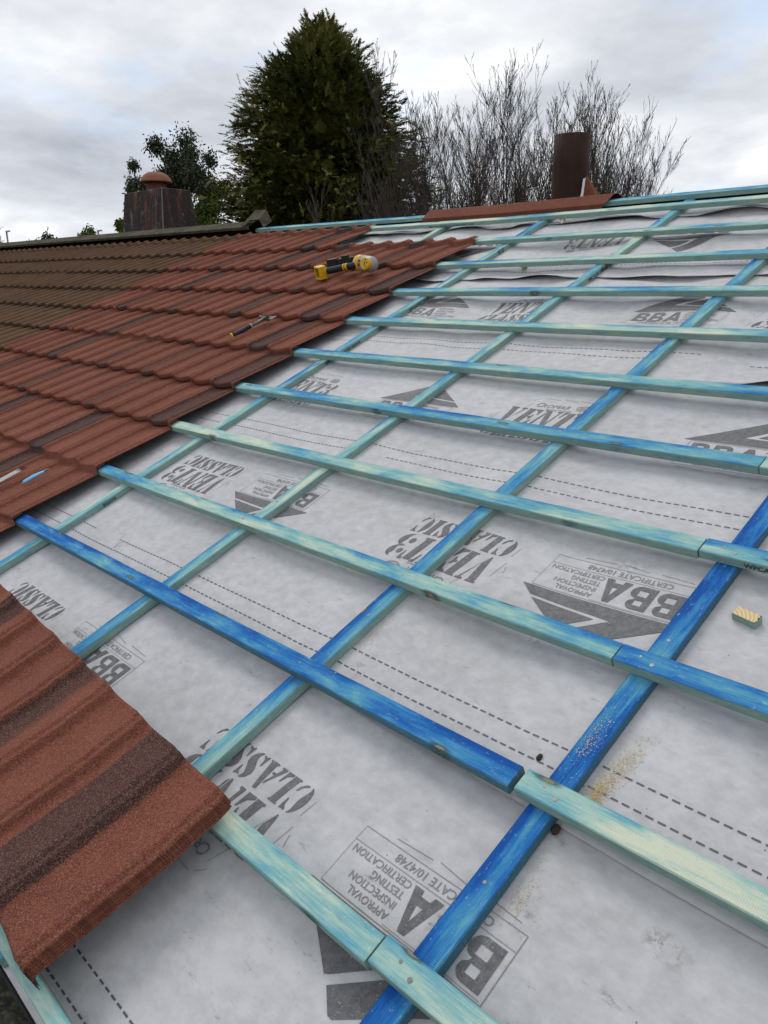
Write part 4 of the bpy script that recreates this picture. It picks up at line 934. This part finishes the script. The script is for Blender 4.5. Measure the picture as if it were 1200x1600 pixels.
leafy(192, 20., 318, .32, 'bright green bush tip at the left side of the chimney', 'bright', 1500, 23, name='green_bush', clumps=7, crown_h=1.5, lsz=.08)
leafy(318, 19., 300, .62, 'yellow-green bush low between the chimney and the conifer', 'bright', 3600, 24, name='green_bush', clumps=12, crown_h=1.7, lsz=.075)
leafy(75, 60., 362, 1.3, 'small distant green treetop over the far left ridge', 'euc', 2400, 25, clumps=10, crown_h=2.2, lsz=.22)
leafy(140, 60., 359, 1.1, 'small distant yellow-green treetop between the left treetop and the chimney', 'bright', 2400, 26, clumps=10, crown_h=2.0, lsz=.2)
def mini_conifer():
    p = at(-16, 400, 60.); return conifer((p.x, p.y, 0), CAM.z + dirpx(0, 348).z * 60, [(0, .1), (1, .5), (3, 1.4), (9, 1.9)], 1100, 'dark conifer tip cut by the left edge of the picture', sl=.6, seed=9)
mini_conifer()
for x, y, lb in ((15, 362, 'thin distant street lamp near the left edge'), (157, 361, 'thin distant street lamp just left of the chimney')):
    p = at(x, 400, 55.); zt = CAM.z + dirpx(x, y).z * 55; rt = empty('street_lamp', Matrix.Translation((p.x, p.y, 0))); b = MB(); b.tube([(0, 0, 0), (0, 0, zt)], .055, 8); b.build('pole', M['grey_plastic'], rt); b = MB(); b.box((-.05, -.05, zt - .03), (.45, .07, zt + .05)); b.build('lamp_head', M['grey_plastic'], rt); tag(rt, lb, 'street lamp', 'distant street lamps')

# ---------------------------------------------------------------- sky and light
wd = bpy.data.worlds.new('World'); sc.world = wd; wd.use_nodes = True; nt = wd.node_tree; bg = nt.nodes['Background']
SUN_EL, SUN_AZ = math.radians(56), math.radians(-62)
N = nt.nodes.new; Lk = nt.links.new
sky = N('ShaderNodeTexSky'); sky.sky_type = 'NISHITA'; sky.sun_disc = False; sky.sun_elevation = SUN_EL; sky.sun_rotation = SUN_AZ
tc = N('ShaderNodeTexCoord'); sp = N('ShaderNodeSeparateXYZ'); Lk(tc.outputs['Generated'], sp.inputs[0])
def mth(op, a, b_=0., cl=False):
    n = N('ShaderNodeMath'); n.operation = op; n.use_clamp = cl
    for i, v in enumerate((a, b_)):
        if isinstance(v, (int, float)): n.inputs[i].default_value = v
        else: Lk(v, n.inputs[i])
    return n.outputs[0]
zz = mth('ADD', mth('MAXIMUM', sp.outputs[2], 0.), .22)
cx = N('ShaderNodeCombineXYZ'); Lk(mth('DIVIDE', sp.outputs[0], zz), cx.inputs[0]); Lk(mth('DIVIDE', sp.outputs[1], zz), cx.inputs[1])
def nz(scale, det, ro, off, dist=0.):
    mp = N('ShaderNodeMapping'); mp.inputs['Location'].default_value = off; Lk(cx.outputs[0], mp.inputs[0]); n = N('ShaderNodeTexNoise'); n.inputs['Scale'].default_value = scale; n.inputs['Detail'].default_value = det; n.inputs['Roughness'].default_value = ro; n.inputs['Distortion'].default_value = dist; Lk(mp.outputs[0], n.inputs['Vector']); return n.outputs['Fac']
def rmp(f, stops):
    n = N('ShaderNodeValToRGB'); cr = n.color_ramp
    while len(cr.elements) < len(stops): cr.elements.new(.5)
    for e, (p, c_) in zip(cr.elements, stops): e.position = p; e.color = (*c_, 1)
    Lk(f, n.inputs[0]); return n.outputs[0]
c1 = nz(.95, 6, .48, (1.3, .4, 0), .15); c2 = nz(3.4, 6, .6, (0, 5, 0), .2)
cf = mth('ADD', mth('MULTIPLY', c1, .80), mth('MULTIPLY', c2, .20))
clouds = rmp(cf, [(.34, (3.2, 3.45, 3.9)), (.45, (4.9, 5.15, 5.6)), (.53, (6.5, 6.65, 6.9)), (.60, (8.6, 8.65, 8.7))])
gap = rmp(nz(1.7, 5, .55, (7.7, 2.1, 0), .3), [(.56, (0, 0, 0)), (.70, (1, 1, 1))])
mx = N('ShaderNodeMix'); mx.data_type = 'RGBA'; Lk(mth('MULTIPLY', gap, .55), mx.inputs[0]); Lk(clouds, mx.inputs[6])
bs = N('ShaderNodeMix'); bs.data_type = 'RGBA'; bs.inputs[0].default_value = .5; Lk(sky.outputs[0], bs.inputs[6]); bs.inputs[7].default_value = (5.2, 6.6, 8.8, 1); Lk(bs.outputs[2], mx.inputs[7])
Lk(mx.outputs[2], bg.inputs[0]); bg.inputs[1].default_value = .118
sl = bpy.data.lights.new('sun', 'SUN'); sl.energy = 1.0; sl.angle = math.radians(24); sl.color = (1, .97, .93); so = bpy.data.objects.new('sun', sl); COL.objects.link(so)
sd = Vector((math.sin(SUN_AZ) * math.cos(SUN_EL), math.cos(SUN_AZ) * math.cos(SUN_EL), math.sin(SUN_EL))); so.rotation_euler = sd.to_track_quat('Z', 'Y').to_euler()

# ---------------------------------------------------------------- camera
cd = bpy.data.cameras.new('camera'); cam = bpy.data.objects.new('camera', cd); COL.objects.link(cam); sc.camera = cam
cd.sensor_fit = 'HORIZONTAL'; cd.sensor_width = 36; cd.lens = 36 * 1222.03 / 1200; cd.clip_end = 3000; cd.clip_start = .02
R3 = Matrix(((0.6925428, -0.19335125, 0.69498185), (0.7213633, 0.19151095, -0.66555131), (-0.00441146, 0.96225717, 0.27210602)))
cam.matrix_world = Matrix.Translation(CAM) @ R3.to_4x4()
sc.view_settings.view_transform = 'Standard'; sc.view_settings.look = 'None'; sc.view_settings.exposure = .22; sc.view_settings.gamma = 1
sc.render.engine = 'CYCLES'
sc.render.resolution_x = 768; sc.render.resolution_y = 1024
